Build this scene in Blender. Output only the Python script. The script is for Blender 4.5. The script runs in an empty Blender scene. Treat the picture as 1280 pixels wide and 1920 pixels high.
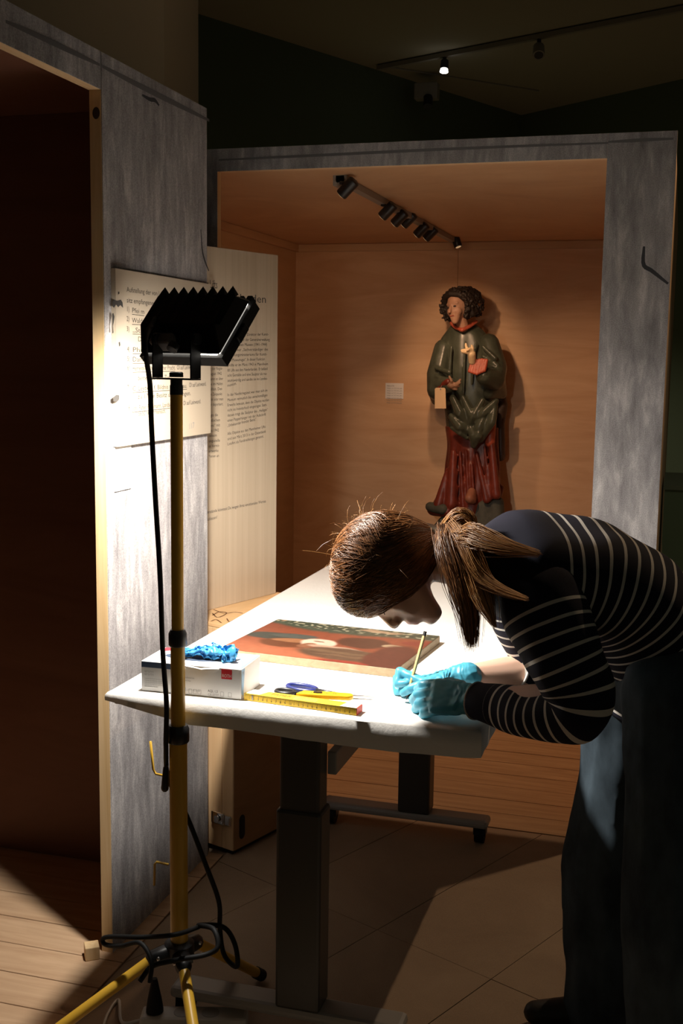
import bpy, bmesh, math, random
import numpy as np
from mathutils import Vector, Matrix, noise
random.seed(7); np.random.seed(7)
sc = bpy.context.scene
C = sc.collection
# ------------------------------------------------------------------ camera
F, PITCH, YAW, ROLL, EYE = 2140.0, math.radians(7.67), math.radians(16.26), math.radians(.81), Vector((0, 0, 1.44))
FW = Vector((-math.sin(YAW)*math.cos(PITCH), math.cos(YAW)*math.cos(PITCH), -math.sin(PITCH)))
_r = Vector((math.cos(YAW), math.sin(YAW), 0)); _u = _r.cross(FW)
RT = math.cos(ROLL)*_r + math.sin(ROLL)*_u
UP = -math.sin(ROLL)*_r + math.cos(ROLL)*_u
cd = bpy.data.cameras.new('camera'); cam = bpy.data.objects.new('camera', cd); C.objects.link(cam)
cd.sensor_fit = 'VERTICAL'; cd.sensor_height = 36; cd.lens = F/1920*36; cd.clip_start = .05
M = Matrix((RT, UP, -FW)).transposed().to_4x4(); M.translation = EYE
cam.matrix_world = M
sc.camera = cam
# ------------------------------------------------------------------ world, lights, exposure
sc.view_settings.view_transform = 'Standard'; sc.view_settings.look = 'None'
sc.view_settings.gamma = 1; sc.view_settings.use_curve_mapping = False
sc.view_settings.exposure = 0.0
w = bpy.data.worlds.new('gallery_dark'); sc.world = w; w.use_nodes = True
w.node_tree.nodes['Background'].inputs[0].default_value = (.9, 1.0, .8, 1)
w.node_tree.nodes['Background'].inputs[1].default_value = .03
FLOOD_W = 98.0
def aim(o, d): o.rotation_euler = Vector(d).to_track_quat('-Z', 'Y').to_euler()
def spot(name, loc, target, power, col, size=30, blend=.3, rad=.02):
    l = bpy.data.lights.new(name, 'SPOT'); l.energy = power; l.color = col
    l.spot_size = math.radians(size); l.spot_blend = blend; l.shadow_soft_size = rad
    o = bpy.data.objects.new(name, l); C.objects.link(o); o.location = loc; aim(o, Vector(target)-Vector(loc)); return o
WARM = (1, .60, .35)
# gallery ceiling spots, the last two added as fill: one behind the right crate, one over the visitor side aimed at the left crate
spot('ceiling_or_fill_spot', (.60, 4.20, 3.35), (-.45, 2.6, .2), 88, (1, .70, .45), 52, .5, .015)
spot('ceiling_or_fill_spot', (.95, .70, 3.35), (-1.95, 1.86, 0), 42, (1, .66, .46), 19, .25, .015)
spot('ceiling_or_fill_spot', (-1.705, 8.25, 3.36), (-1.75, 7.9, 0), 105, (1, .86, .62), 110, .6, .03)
spot('ceiling_or_fill_spot', (-1.2, 3.4, 3.4), (-2.75, 4.5, 2.75), 5, (1, .75, .5), 70, .8, .03)  # added fill that lifts the wall column, not a known fixture
spot('ceiling_or_fill_spot', (1.7, 2.9, 3.4), (.30, 4.7, .7), 22, (1, .9, .75), 34, .6, .02)  # invented spot, added to bring up the green pedestal
# crate track spots
for (y, tx, ty, tz, p, s) in ((3.86, -1.75, 5.8, 1.2, 11, 70), (4.55, -1.555, 6.05, 1.22, 5, 15), (4.95, -1.12, 6.0, 1.50, 15, 40),
                              (5.15, -1.2, 6.0, .9, 13, 60), (4.3, -.40, 5.95, .75, 34, 62), (4.62, -.70, 3.72, 0, 34, 84)):
    spot('crate_spot_light', (-1.13, y, 1.93), (tx, ty, tz), p, WARM, s, .8, .02)

# ------------------------------------------------------------------ pixel helpers (a ray of the photo met with a real plane)
def ray(x, y): return FW + RT*((x-640)/F) + UP*((960-y)/F)
def onX(x, y, X): d = ray(x, y); return EYE + d*((X-EYE.x)/d.x)
def onY(x, y, Y): d = ray(x, y); return EYE + d*((Y-EYE.y)/d.y)
def onZ(x, y, Z): d = ray(x, y); return EYE + d*((Z-EYE.z)/d.z)
def onP(x, y, o, n): d = ray(x, y); return EYE + d*((Vector(o)-EYE).dot(n)/d.dot(n))
V = Vector
# ------------------------------------------------------------------ materials
def mat(name, col, rough=.5, metal=0, spec=.5, coat=0, emit=None, es=0):
    m = bpy.data.materials.new(name); m.use_nodes = True
    b = m.node_tree.nodes['Principled BSDF']
    b.inputs['Base Color'].default_value = (*col, 1); b.inputs['Roughness'].default_value = rough
    b.inputs['Metallic'].default_value = metal; b.inputs['Specular IOR Level'].default_value = spec
    b.inputs['Coat Weight'].default_value = coat
    if emit: b.inputs['Emission Color'].default_value = (*emit, 1); b.inputs['Emission Strength'].default_value = es
    return m
def nd(m, t, **k):
    n = m.node_tree.nodes.new(t)
    for a, v in k.items(): setattr(n, a, v)
    return n
def lk(m, a, b): m.node_tree.links.new(a, b)
def pos(m, scale, rot=(0, 0, 0), obj=False):
    tc = nd(m, 'ShaderNodeTexCoord') if obj else nd(m, 'ShaderNodeNewGeometry')
    mp = nd(m, 'ShaderNodeMapping'); mp.inputs['Scale'].default_value = scale; mp.inputs['Rotation'].default_value = rot
    lk(m, tc.outputs['Object' if obj else 'Position'], mp.inputs['Vector']); return mp.outputs[0]
def noisy(m, vec, scale=1, detail=6, rough=.6, dist=0):
    n = nd(m, 'ShaderNodeTexNoise'); n.inputs['Scale'].default_value = scale; n.inputs['Detail'].default_value = detail
    n.inputs['Roughness'].default_value = rough; n.inputs['Distortion'].default_value = dist
    lk(m, vec, n.inputs['Vector']); return n.outputs[0]
def ramp(m, fac, stops):
    r = nd(m, 'ShaderNodeValToRGB'); e = r.color_ramp.elements
    while len(e) < len(stops): e.new(.5)
    for i, (p, c) in enumerate(stops): e[i].position = p; e[i].color = (*c, 1)
    lk(m, fac, r.inputs[0]); return r.outputs[0]
def bump(m, h, st=.2, dist=.002):
    b = nd(m, 'ShaderNodeBump'); b.inputs['Strength'].default_value = st; b.inputs['Distance'].default_value = dist
    lk(m, h, b.inputs['Height']); lk(m, b.outputs[0], m.node_tree.nodes['Principled BSDF'].inputs['Normal'])
def base(m, out): lk(m, out, m.node_tree.nodes['Principled BSDF'].inputs['Base Color'])
def mixc(m, fac, a, b, mode='MIX'):
    x = nd(m, 'ShaderNodeMix', data_type='RGBA', blend_type=mode)
    if isinstance(fac, float): x.inputs[0].default_value = fac
    else: lk(m, fac, x.inputs[0])
    for s, i in ((a, 6), (b, 7)):
        if isinstance(s, tuple): x.inputs[i].default_value = (*s, 1)
        else: lk(m, s, x.inputs[i])
    return x.outputs[2]
def wood(name, c1, c2, scale, rough=.55, dist=1.2, obj=False, bs=.08):
    m = mat(name, c1, rough, spec=.3)
    n = noisy(m, pos(m, scale, obj=obj), 1, 8, .62, dist)
    base(m, ramp(m, n, [(.3, c1), (.5, tuple((a+b)/2 for a, b in zip(c1, c2))), (.72, c2)])); bump(m, n, bs, .001); return m
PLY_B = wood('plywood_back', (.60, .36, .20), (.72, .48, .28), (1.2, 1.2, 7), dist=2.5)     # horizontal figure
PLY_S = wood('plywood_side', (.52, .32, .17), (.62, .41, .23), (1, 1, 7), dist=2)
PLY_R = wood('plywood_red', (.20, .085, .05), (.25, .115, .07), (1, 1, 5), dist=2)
PINE = wood('pine_edge', (.66, .43, .20), (.80, .58, .33), (40, 40, 1.6), dist=1.0)
PINE_H = wood('pine_lintel', (.68, .46, .24), (.82, .60, .36), (40, 1.6, 40), dist=1.0)
CASE_F = wood('case_front', (.70, .44, .22), (.84, .58, .33), (50, 50, 1.5), dist=.6)
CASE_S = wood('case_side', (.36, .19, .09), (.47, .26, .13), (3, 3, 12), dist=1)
CASE_T = wood('case_top', (.70, .42, .19), (.80, .52, .27), (8, 3, 5), dist=3)
TXTP = wood('ash_veneer', (.50, .39, .275), (.60, .485, .355), (60, 60, .8), dist=.25, bs=.02)
PLANK = wood('floor_plank', (.40, .24, .12), (.58, .38, .21), (2.2, 24, 10), dist=1.5)
PLANK_L = wood('pale_plank', (.46, .29, .17), (.62, .42, .26), (2.2, 24, 10), dist=1.5)
def cover_mat():
    m = mat('printed_cover', (.4, .4, .4), .8, spec=.2)
    st = noisy(m, pos(m, (11, 11, 2.4)), 1, 5, .6, .6)
    fl = noisy(m, pos(m, (30, 30, 7)), 1, 4, .65, .3)
    sp = noisy(m, pos(m, (330, 330, 330)), 1, 2, .5)
    a = ramp(m, st, [(.28, (.19, .18, .183)), (.5, (.35, .333, .337)), (.72, (.56, .535, .53))])
    b = ramp(m, fl, [(.3, (.16, .15, .155)), (.52, (.38, .36, .365)), (.74, (.80, .76, .74))])
    c = mixc(m, .5, a, b)
    c = mixc(m, .35, c, ramp(m, sp, [(.3, (.2, .2, .2)), (.7, (.85, .85, .85))]), 'OVERLAY')
    base(m, c); return m
COVER = cover_mat()
PRINT_DK = mat('printed_dark', (.06, .06, .065), .8, spec=.2)
PRINT_LN = mat('printed_shade', (.17, .165, .17), .8, spec=.2)
PAPER = mat('paper_white', (.80, .79, .76), .75, spec=.2)
DOC = mat('document_print', (.50, .415, .315), .7, spec=.2)
INK = mat('ink', (.07, .065, .06), .8, spec=.1)
INK_SOFT = mat('ink_typewriter', (.075, .065, .055), .8, spec=.1)
INK_GREY = mat('ink_grey', (.3, .29, .28), .8, spec=.1)
BLK = mat('black_plastic', (.012, .012, .013), .4)
BLKM = mat('black_paint', (.005, .005, .005), .55, spec=.15)
BLKR = mat('black_rubber', (.006, .006, .006), .65, spec=.25)
YEL = mat('yellow_paint', (.62, .36, .035), .38)
def metal(name, c, r): return mat(name, c, r, metal=1)
STEEL = metal('steel', (.65, .64, .62), .28); CHROME = metal('chrome', (.8, .8, .8), .12); DARKST = metal('dark_steel', (.25, .24, .23), .35)
LEGG = mat('grey_powder_coat', (.050, .048, .044), .42)
FOOTG = mat('silver_powder_coat', (.33, .32, .30), .4)
REFL = mat('reflector', (.9, .9, .88), .15, metal=1)
GLOW = mat('halogen_glow', (1, 1, 1), .5, emit=(1, .93, .82), es=14)
def hardboard_mat():
    m = mat('hardboard', (.3, .2, .12), .65, spec=.3)
    a = noisy(m, pos(m, (2.5, 2.5, 2.5)), 1, 7, .65, .5); f = noisy(m, pos(m, (420, 420, 420)), 1, 2, .5)
    c = ramp(m, a, [(.3, (.27, .19, .125)), (.7, (.37, .27, .18))])
    base(m, mixc(m, .25, c, ramp(m, f, [(.3, (.25, .25, .25)), (.7, (.75, .75, .75))]), 'OVERLAY')); return m
HARD = hardboard_mat()
def cloth_mat():
    m = mat('white_fleece', (.86, .84, .80), .9, spec=.15)
    f = noisy(m, pos(m, (55, 55, 55)), 1, 8, .7); bump(m, f, .35, .003); return m
CLOTH = cloth_mat()
WALLG = mat('dark_green_wall', (.13, .17, .12), .9, spec=.1)
COLUMN = mat('column_plaster', (.50, .42, .30), .9, spec=.1)
CEILM = mat('dark_ceiling', (.42, .39, .31), .9, spec=.1)
TRACKM = mat('track_grey', (.30, .28, .25), .5)
PEDM = mat('plinth_green', (.14, .21, .12), .8)

# ------------------------------------------------------------------ object helpers
def link(name, me, m=None, parent=None, smooth=False):
    o = bpy.data.objects.new(name, me); C.objects.link(o)
    if m is not None and not me.materials: me.materials.append(m)
    if parent: o.parent = parent
    if smooth:
        me.polygons.foreach_set('use_smooth', [True]*len(me.polygons))
    return o
def tag(o, label=None, cat=None, group=None, kind=None):
    if label: o['label'] = label
    if cat: o['category'] = cat
    if group: o['group'] = group
    if kind: o['kind'] = kind
    return o
def thing(name, label, cat, group=None):
    o = bpy.data.objects.new(name, None); C.objects.link(o); o.empty_display_size = .05
    return tag(o, label, cat, group)
class MB:
    def __init__(s): s.v = []; s.f = []
    def add(s, v, f):
        n = len(s.v); s.v += [tuple(p) for p in v]; s.f += [tuple(i+n for i in q) for q in f]; return s
    def box(s, lo, hi, mtx=None):
        (a, b, c), (d, e, f) = lo, hi
        v = [V(p) for p in ((a, b, c), (d, b, c), (d, e, c), (a, e, c), (a, b, f), (d, b, f), (d, e, f), (a, e, f))]
        if mtx: v = [mtx @ p for p in v]
        return s.add(v, [(0, 3, 2, 1), (4, 5, 6, 7), (0, 1, 5, 4), (1, 2, 6, 5), (2, 3, 7, 6), (3, 0, 4, 7)])
    def tube(s, pts, r, n=10, cap=True):
        pts = [V(p) for p in pts]; k = len(pts); rs = r if isinstance(r, (list, tuple)) else [r]*k
        up = None; v = []; f = []
        for i, p in enumerate(pts):
            t = (pts[min(i+1, k-1)]-pts[max(i-1, 0)]).normalized()
            if up is None: up = t.orthogonal().normalized()
            up = (up - t*up.dot(t)).normalized(); sd = t.cross(up)
            v += [p + (up*math.cos(a)+sd*math.sin(a))*rs[i] for a in [2*math.pi*j/n for j in range(n)]]
        for i in range(k-1):
            for j in range(n): f.append((i*n+j, i*n+(j+1) % n, (i+1)*n+(j+1) % n, (i+1)*n+j))
        if cap: f.append(tuple(range(n-1, -1, -1))); f.append(tuple(range((k-1)*n, k*n)))
        return s.add(v, f)
    def loft(s, secs, n=24, fold=None):
        """secs: (centre, axis a, axis b)"""
        v = []; f = []
        for i, (c, a, b) in enumerate(secs):
            for j in range(n):
                t = 2*math.pi*j/n; k = fold(i, t) if fold else 1
                v.append(V(c)+(V(a)*math.cos(t)+V(b)*math.sin(t))*k)
        for i in range(len(secs)-1):
            for j in range(n): f.append((i*n+j, i*n+(j+1) % n, (i+1)*n+(j+1) % n, (i+1)*n+j))
        f.append(tuple(range(n-1, -1, -1))); f.append(tuple(range((len(secs)-1)*n, len(secs)*n)))
        return s.add(v, f)
    def hull(s, balls, sub=2):
        bm = bmesh.new()
        for c, r in balls:
            bmesh.ops.create_icosphere(bm, subdivisions=sub, radius=r, matrix=Matrix.Translation(V(c)))
        res = bmesh.ops.convex_hull(bm, input=bm.verts[:])
        for g in [g for g in res['geom_interior'] if isinstance(g, bmesh.types.BMVert)]: bm.verts.remove(g)
        bm.verts.index_update()
        s.add([x.co.copy() for x in bm.verts], [[x.index for x in q.verts] for q in bm.faces]); bm.free(); return s
    def chain(s, pts, rs, sub=2):
        for i in range(len(pts)-1): s.hull([(pts[i], rs[i]), (pts[i+1], rs[i+1])], sub)
        return s
    def ell(s, c, ax, sub=3):
        bm = bmesh.new(); bmesh.ops.create_icosphere(bm, subdivisions=sub, radius=1)
        bm.verts.index_update()
        a, b, d = [V(x) for x in ax]
        s.add([V(c)+a*x.co.x+b*x.co.y+d*x.co.z for x in bm.verts], [[x.index for x in q.verts] for q in bm.faces]); bm.free(); return s
    def mesh(s, name):
        me = bpy.data.meshes.new(name); me.from_pydata(s.v, [], s.f); me.update(); return me
    def fix(s, me):
        bm = bmesh.new(); bm.from_mesh(me); bmesh.ops.recalc_face_normals(bm, faces=bm.faces); bm.to_mesh(me); bm.free(); return me
    def build(s, name, m=None, parent=None, smooth=False, bevel=0, seg=2, auto=None):
        me = s.fix(s.mesh(name))
        if bevel:
            bm = bmesh.new(); bm.from_mesh(me)
            es = [e for e in bm.edges if len(e.link_faces) == 2 and e.calc_face_angle(0) > .6]
            bmesh.ops.bevel(bm, geom=es, offset=bevel, segments=seg, profile=.5, affect='EDGES', clamp_overlap=True)
            bm.to_mesh(me); bm.free()
        o = link(name, me, m, parent, smooth)
        if auto: me.set_sharp_from_angle(angle=math.radians(auto))
        return o
    def remesh(s, name, m, parent, voxel, smooth=4, fac=.5):
        me = s.mesh(name+'_raw'); o = bpy.data.objects.new('tmp', me); C.objects.link(o)
        r = o.modifiers.new('r', 'REMESH'); r.mode = 'VOXEL'; r.voxel_size = voxel
        if smooth: q = o.modifiers.new('s', 'SMOOTH'); q.iterations = smooth; q.factor = fac
        dg = bpy.context.evaluated_depsgraph_get(); dg.update()
        me2 = bpy.data.meshes.new_from_object(o.evaluated_get(dg)); me2.name = name
        bpy.data.objects.remove(o); bpy.data.meshes.remove(me)
        return link(name, me2, m, parent, True)
def box(name, lo, hi, m, parent=None, bevel=0, mtx=None): return MB().box(lo, hi, mtx).build(name, m, parent, bevel=bevel)
def spl(pts, n):
    """Catmull-Rom through points (tuples of any length)"""
    P = [np.array(p, float) for p in pts]; P = [2*P[0]-P[1]]+P+[2*P[-1]-P[-2]]; out = []
    k = len(P)-3
    for i in range(n):
        t = i/(n-1)*k; j = min(int(t), k-1); u = t-j; a, b, c, d = P[j:j+4]
        out.append(.5*(2*b+(c-a)*u+(2*a-5*b+4*c-d)*u*u+(3*b-a-3*c+d)*u**3))
    return out
def normals(o): return list(zip(o.data.vertices, [v.normal.copy() for v in o.data.vertices]))
def attr(me, name, vals):
    a = me.attributes.new(name, 'FLOAT', 'POINT'); a.data.foreach_set('value', np.array(vals, dtype=np.float32))
def cattr(me, name, cols):
    a = me.attributes.new(name, 'FLOAT_COLOR', 'POINT'); a.data.foreach_set('color', np.array(cols, dtype=np.float32).ravel())
def text(s, p0, u, n, h, width=None, m=INK, parent=None, name='text_line', shear=0, off=.0006):
    """flat lettering: p0 baseline start, u reading direction, n surface normal, h cap-ish size"""
    cu = bpy.data.curves.new('t', 'FONT'); cu.body = s; cu.size = h; cu.resolution_u = 2; cu.shear = shear
    o = bpy.data.objects.new('t', cu); C.objects.link(o)
    dg = bpy.context.evaluated_depsgraph_get(); dg.update()
    me = bpy.data.meshes.new_from_object(o.evaluated_get(dg)); me.name = name; bpy.data.objects.remove(o)
    if not me.vertices: return None
    u = V(u).normalized(); n = V(n).normalized(); v = n.cross(u)
    xs = [q.co.x for q in me.vertices]; k = (width/max(max(xs), 1e-6)) if width else 1
    for q in me.vertices: q.co = V(p0)+n*off+u*(q.co.x*k)+v*q.co.y
    me.materials.clear()
    return link(name, me, m, parent)
def flat(name, pts, n, m, parent, off=.0006, th=.0004):
    """thin printed patch"""
    n = V(n).normalized(); a = [V(p)+n*off for p in pts]; b = [p+n*th for p in a]; k = len(pts)
    f = [tuple(range(k-1, -1, -1)), tuple(range(k, 2*k))]+[(i, (i+1) % k, k+(i+1) % k, k+i) for i in range(k)]
    return MB().add(a+b, f).build(name, m, parent)
def ribbon(name, pts, ws, n, m, parent, off=.0006):
    n = V(n).normalized(); pts = [V(p) for p in pts]; L = []; R_ = []
    for i, p in enumerate(pts):
        t = (pts[min(i+1, len(pts)-1)]-pts[max(0, i-1)]).normalized(); s = n.cross(t); wv = ws[i] if isinstance(ws, (list, tuple)) else ws
        L.append(p+s*wv/2+n*off); R_.append(p-s*wv/2+n*off)
    k = len(pts); return MB().add(L+R_, [(i, i+1, k+i+1, k+i) for i in range(k-1)]).build(name, m, parent)

# ================================================================== SETTING
XF = -1.247                                             # face of the left crate
floor = tag(box('floor', (-5, -1.5, -.05), (3.5, 11.5, -.006), HARD), kind='structure')
# hardboard sheets laid on the diagonal
A = V((math.cos(math.radians(-24.6)), math.sin(math.radians(-24.6)), 0)); B = V((-A.y, A.x, 0)); O = V((-.665, 2.657, 0))
sheet_me = {}
def inside(q): return q.y < 3.37 and not (q.x < -1.26 and q.y < 2.95)
for i in range(-6, 8):
    for j in range(-3, 3):
        L_, W_ = .90, .345
        o0 = O + A*(i*W_) + B*(j*L_)
        c = o0+A*W_/2+B*L_/2
        if not (-1.9 < c.x < 1.6 and .9 < c.y < 3.9): continue
        # clip the sheet against the deck edges so that no two pieces overlap
        poly = [o0+A*.001+B*.001, o0+A*(W_-.001)+B*.001, o0+A*(W_-.001)+B*(L_-.001), o0+A*.001+B*(L_-.001)]
        def clip(poly, p, n):
            out = []
            for q in range(len(poly)):
                a, b = poly[q], poly[(q+1) % len(poly)]; da, db = (a-p).dot(n), (b-p).dot(n)
                if da >= 0: out.append(a)
                if da*db < 0: out.append(a+(b-a)*(da/(da-db)))
            return out
        poly = clip(poly, V((0, 3.385, 0)), V((0, -1, 0)))
        if len(poly) > 2: poly = clip(poly, V((-1.20, 0, 0)), V((1, 0, 0)))
        if len(poly) < 3: continue
        k = len(poly); z1 = random.uniform(-.0006, .0004)
        v = [V((p.x, p.y, -.006)) for p in poly]+[V((p.x, p.y, z1)) for p in poly]
        MB().add(v, [tuple(range(k-1, -1, -1)), tuple(range(k, 2*k))]+[(q, (q+1) % k, k+(q+1) % k, k+q) for q in range(k)]).build('floor_sheet', HARD, floor)
PW = .118
for i in range(24):                                     # deck planks of the right crate
    y = 3.39+i*PW
    if y > 6.05: break
    box('plank', (-2.12, y+.0015, -.006), (.12, min(y+PW-.0015, 6.2), random.uniform(0, .0015)), PLANK, floor, bevel=.0015)
for i in range(18):                                     # deck planks of the left crate
    y = .90+i*PW
    box('plank', (-2.95, y+.0015, -.006), (-1.205, min(y+PW-.0015, 2.95), random.uniform(0, .0015)), PLANK_L, floor, bevel=.0015)
# ceiling and walls of the gallery
tag(box('ceiling', (-6, -1.5, 3.6), (4, 12, 3.7), CEILM), kind='structure')
cor = V((-1.46, 10.52, 0)); l1 = V((-2.95, 7.27, 0)); l2 = V((-.09, 9.48, 0))
def wallseg(name, p, q, th, m):
    d = (q-p).normalized(); n = V((-d.y, d.x, 0))*th; v = [p, q, q+n, p+n]
    v = v+[a+V((0, 0, 3.6)) for a in v]
    return tag(MB().add(v, [(3, 2, 1, 0), (4, 5, 6, 7), (0, 1, 5, 4), (1, 2, 6, 5), (2, 3, 7, 6), (3, 0, 4, 7)]).build(name, m), kind='structure')
dl = (l1-cor).normalized(); dr = (l2-cor).normalized()
wallseg('wall_left', cor, cor+dl*12, -.1, WALLG)
wallseg('wall_back', cor, cor+dr*6.5, .1, WALLG)
pil = tag(box('wall_column', (-3.6, 4.5, 0), (-2.10, 4.85, 3.6), COLUMN), kind='structure')
# ceiling joint line
tr = tag(MB().tube([V((-2.257, 8.531, 3.594)), V((-1.2, 9.6, 3.594))], .006, 6).build('trim_1', TRACKM), kind='structure')
# ================================================================== LEFT CRATE
cl = thing('shipping_crate', 'tall open wooden crate on the left with grey printed front and document board', 'crate')
def post(y0, y1, z0, z1, name):
    p = box(name, (XF-.030, y0, z0), (XF-.002, y1, z1), PINE_H if z0 > 1 else PINE, cl)
    c = box('printed_cover', (XF-.002, y0+.001, z0), (XF, y1, z1), COVER, p); return p, c
pf, cf = post(2.349, 2.935, 0, 2.097, 'front_post')
post(-.5, .05, 0, 2.097, 'front_post')
pl_, cl2 = post(.05, 2.347, 2.017, 2.097, 'lintel')
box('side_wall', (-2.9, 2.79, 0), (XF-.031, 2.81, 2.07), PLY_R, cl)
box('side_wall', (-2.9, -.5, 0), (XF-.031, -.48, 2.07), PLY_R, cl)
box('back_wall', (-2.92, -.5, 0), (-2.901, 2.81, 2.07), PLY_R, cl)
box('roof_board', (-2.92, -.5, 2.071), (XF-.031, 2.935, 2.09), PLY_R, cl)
# printed shadow lines and hook marks of the photographic cover
def px_mark(name, pts, wpx, X, par, m=PRINT_DK):
    P = [onX(x, y, X) for x, y in pts]; P = [V(p) for p in spl([tuple(p) for p in P], 14)]
    ws = [wpx*(.35+.65*math.sin(math.pi*min(1, (i+1)/15))) for i in range(14)]
    return ribbon(name, P, ws, (1, 0, 0), m, par, .0005)
px_mark('printed_line', [(191, 124), (260, 160), (330, 195), (392, 226)], .014, XF, cf, PRINT_LN)
px_mark('printed_line', [(10, 40), (60, 62), (130, 95), (187, 122)], .012, XF, cl2, PRINT_LN)
px_mark('printed_hook', [(266, 178), (280, 186), (290, 188), (298, 198)], .010, XF, cf)
px_mark('printed_hook', [(376, 430), (379, 470), (384, 490), (391, 508)], .008, XF, cf)
knot = MB().ell(onY(180, 212, 2.3485), ((.009, 0, 0), (0, .001, 0), (0, 0, .013))).build('wood_knot', mat('knot', (.05, .025, .012), .7), cl, True)
blk = box('wooden_block', (-.016, -.018, .001), (.018, .018, .034), PINE, mtx=Matrix.Translation(V((-1.287, 2.315, 0))) @ Matrix.Rotation(.6, 4, 'Z'), bevel=.002)
tag(blk, 'small pine block lying on the planks at the foot of the left crate', 'block')
# document board
doc = thing('document_board', 'cream board printed with a typewritten numbered list on the left crate', 'board')
d0, d1 = onX(207, 503, XF), onX(209, 838, XF); Yl = 2.381; Yr = onX(387, 530, XF).y; Zt = d0.z; Zb = d1.z
DX = XF+.012
pnl = box('board_panel', (XF+.0005, Yl, Zb), (DX, Yr, Zt), DOC, doc)
NX = V((1, 0, 0)); UY = V((0, 1, 0))
def docline(s, x0, y0, x1, y1, h=.0165, under=False, m=INK_SOFT):
    a, b = onX(x0, y0, DX), onX(x1, y1, DX)
    text(s, a, (b-a), NX, h, (b-a).length, m, pnl)
    if under:
        q = [a+V((0, 0, -.004)), b+V((0, 0, -.004))]; ribbon('underline', q, .0014, NX, m, pnl)
for L in (('Aufstellung der von L', 237, 547, 300, 555), ('sitz empfangenen', 237, 567, 290, 573), ('1)', 237, 584, 242, 584), ('Pfei m', 247, 586, 270, 589, 1),
          ('2)', 237, 602, 242, 602), ('Waldmann', 247, 605, 285, 607, 1), ('3)', 237, 621, 242, 621), ('„Stretta', 248, 623, 285, 625, 1), ('Die L', 258, 640, 280, 641),
          ('4)', 238, 659, 243, 659), ('Philipp', 248, 660, 285, 661, 1), ('5)', 238, 677, 243, 677), ('Dame in S', 248, 678, 290, 678, 1),
          ('6)', 238, 694, 243, 694), ('Herrenbildnis holländischer Pracht.', 248, 695, 328, 693, 1), ('Öl auf Leinwand.', 331, 693, 365, 692),
          ('besten aus dem Zus', 258, 713, 318, 711), ('7)', 238, 731, 243, 731), ('C. Leybold f, Bildnis einer Frau.', 248, 733, 350, 727, 1),
          ('Öl auf Leinwand.', 354, 726, 386, 723), ('zu 17, im Besitz unser rungen.', 258, 748, 357, 741), ('8)', 240, 769, 245, 769),
          ('Joh. Peter Pachmann, Landschaft.', 248, 770, 330, 761, 1), ('Öl auf Leinwand.', 343, 760, 376, 756), ('56,52 niederrheinisch.', 259, 780, 310, 774)):
    docline(L[0], *L[1:5], under=len(L) > 5)
docline('117', 353, 805, 364, 802, .022, m=INK_GREY)
def torn(pts): 
    flat('torn_spot', [onX(x, y, DX) for x, y in pts], NX, INK, pnl)
torn([(210, 564), (213, 562), (219, 564), (226, 562), (229, 567), (230, 577), (225, 572), (221, 576), (217, 571), (213, 577), (210, 574)])
torn([(210, 588), (212, 587), (214, 594), (212, 606), (211, 611), (212, 624), (210, 625)])
torn([(212, 745), (218, 740), (223, 741), (223, 749), (218, 754), (212, 752)])
torn([(221, 547), (223, 547), (223, 551), (221, 552)]); torn([(222, 642), (224, 641), (225, 647), (223, 650)])
lab = thing('wall_label', 'small white text label below the typewritten board on the left crate', 'label')
z0 = onX(244, 915, XF).z; z1 = Zb-.0015
lp = box('label_sheet', (XF+.0005, Yl+.002, z0), (XF+.003, onX(244, 860, XF).y, z1), PAPER, lab)
for i in range(11):
    yy = 851+i*5.2; a = onX(214 if i else 217, yy, XF+.003); b = onX((238 if i % 4 != 3 else 226), yy-.8-i*.06, XF+.003)
    text(('Aufstellung der vom Verein empfangenen', 'Objekte, Mannheim 1943, Reproduktion aus dem')[i % 2][:30 if i % 4 != 3 else 16], a, b-a, NX, .006, (b-a).length, INK_GREY, lp)
# ================================================================== RIGHT CRATE
YF = 3.50
cr = thing('shipping_crate', 'deep open wooden crate holding the carved statue, grey printed frame', 'crate')
def rpost(x0, x1, z0, z1, name):
    p = box(name, (x0, YF+.002, z0), (x1, YF+.030, z1), PINE if z0 < 1 else wood('pine_header', (.66, .44, .24), (.78, .56, .33), (1.6, 40, 40)), cr)
    c = box('printed_cover', (x0, YF, z0), (x1, YF+.002, z1), COVER, p); return p, c
pr_, cr_ = rpost(-.2326, -.039, 0.0, 2.097, 'front_post')
rpost(-2.09, -1.451, 0.0, 2.097, 'front_post')
lr_, lc_ = rpost(-1.4505, -.2331, 2.027, 2.097, 'lintel')
BY = 6.05
box('side_wall', (-2.075, YF+.031, 0), (-2.045, BY, 2.05), PLY_S, cr)
box('side_wall', (-.065, YF+.031, 0), (-.041, BY, 2.05), PLY_S, cr)
box('back_panel', (-2.075, BY, 0), (-1.146, BY+.02, 2.07), PLY_B, cr)
box('back_panel', (-1.144, BY-.002, 0), (-.041, BY+.02, 2.07), PLY_B, cr)
box('roof_board', (-2.075, YF+.031, 2.052), (-.041, BY+.02, 2.075), PLY_B, cr)
box('batten', (-2.04, BY-.022, 2.012), (-.07, BY-.003, 2.05), PLY_S, cr)
box('batten', (-2.044, YF+.04, 2.012), (-2.022, BY-.023, 2.05), PLY_S, cr)
def pz(name, pts, wv, par, m=PRINT_DK):
    P = [V(p) for p in spl([tuple(onY(x, y, YF)) for x, y in pts], 12)]
    ribbon(name, P, [wv*(.4+.6*math.sin(math.pi*min(1, (i+1)/13))) for i in range(12)], (0, -1, 0), m, par, .0005)
pz('printed_line', [(410, 300), (600, 291), (850, 279), (1140, 268)], .009, lc_, PRINT_LN)
pz('printed_line', [(1140, 266), (1180, 264), (1215, 262), (1262, 260)], .010, cr_, PRINT_LN)
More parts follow.
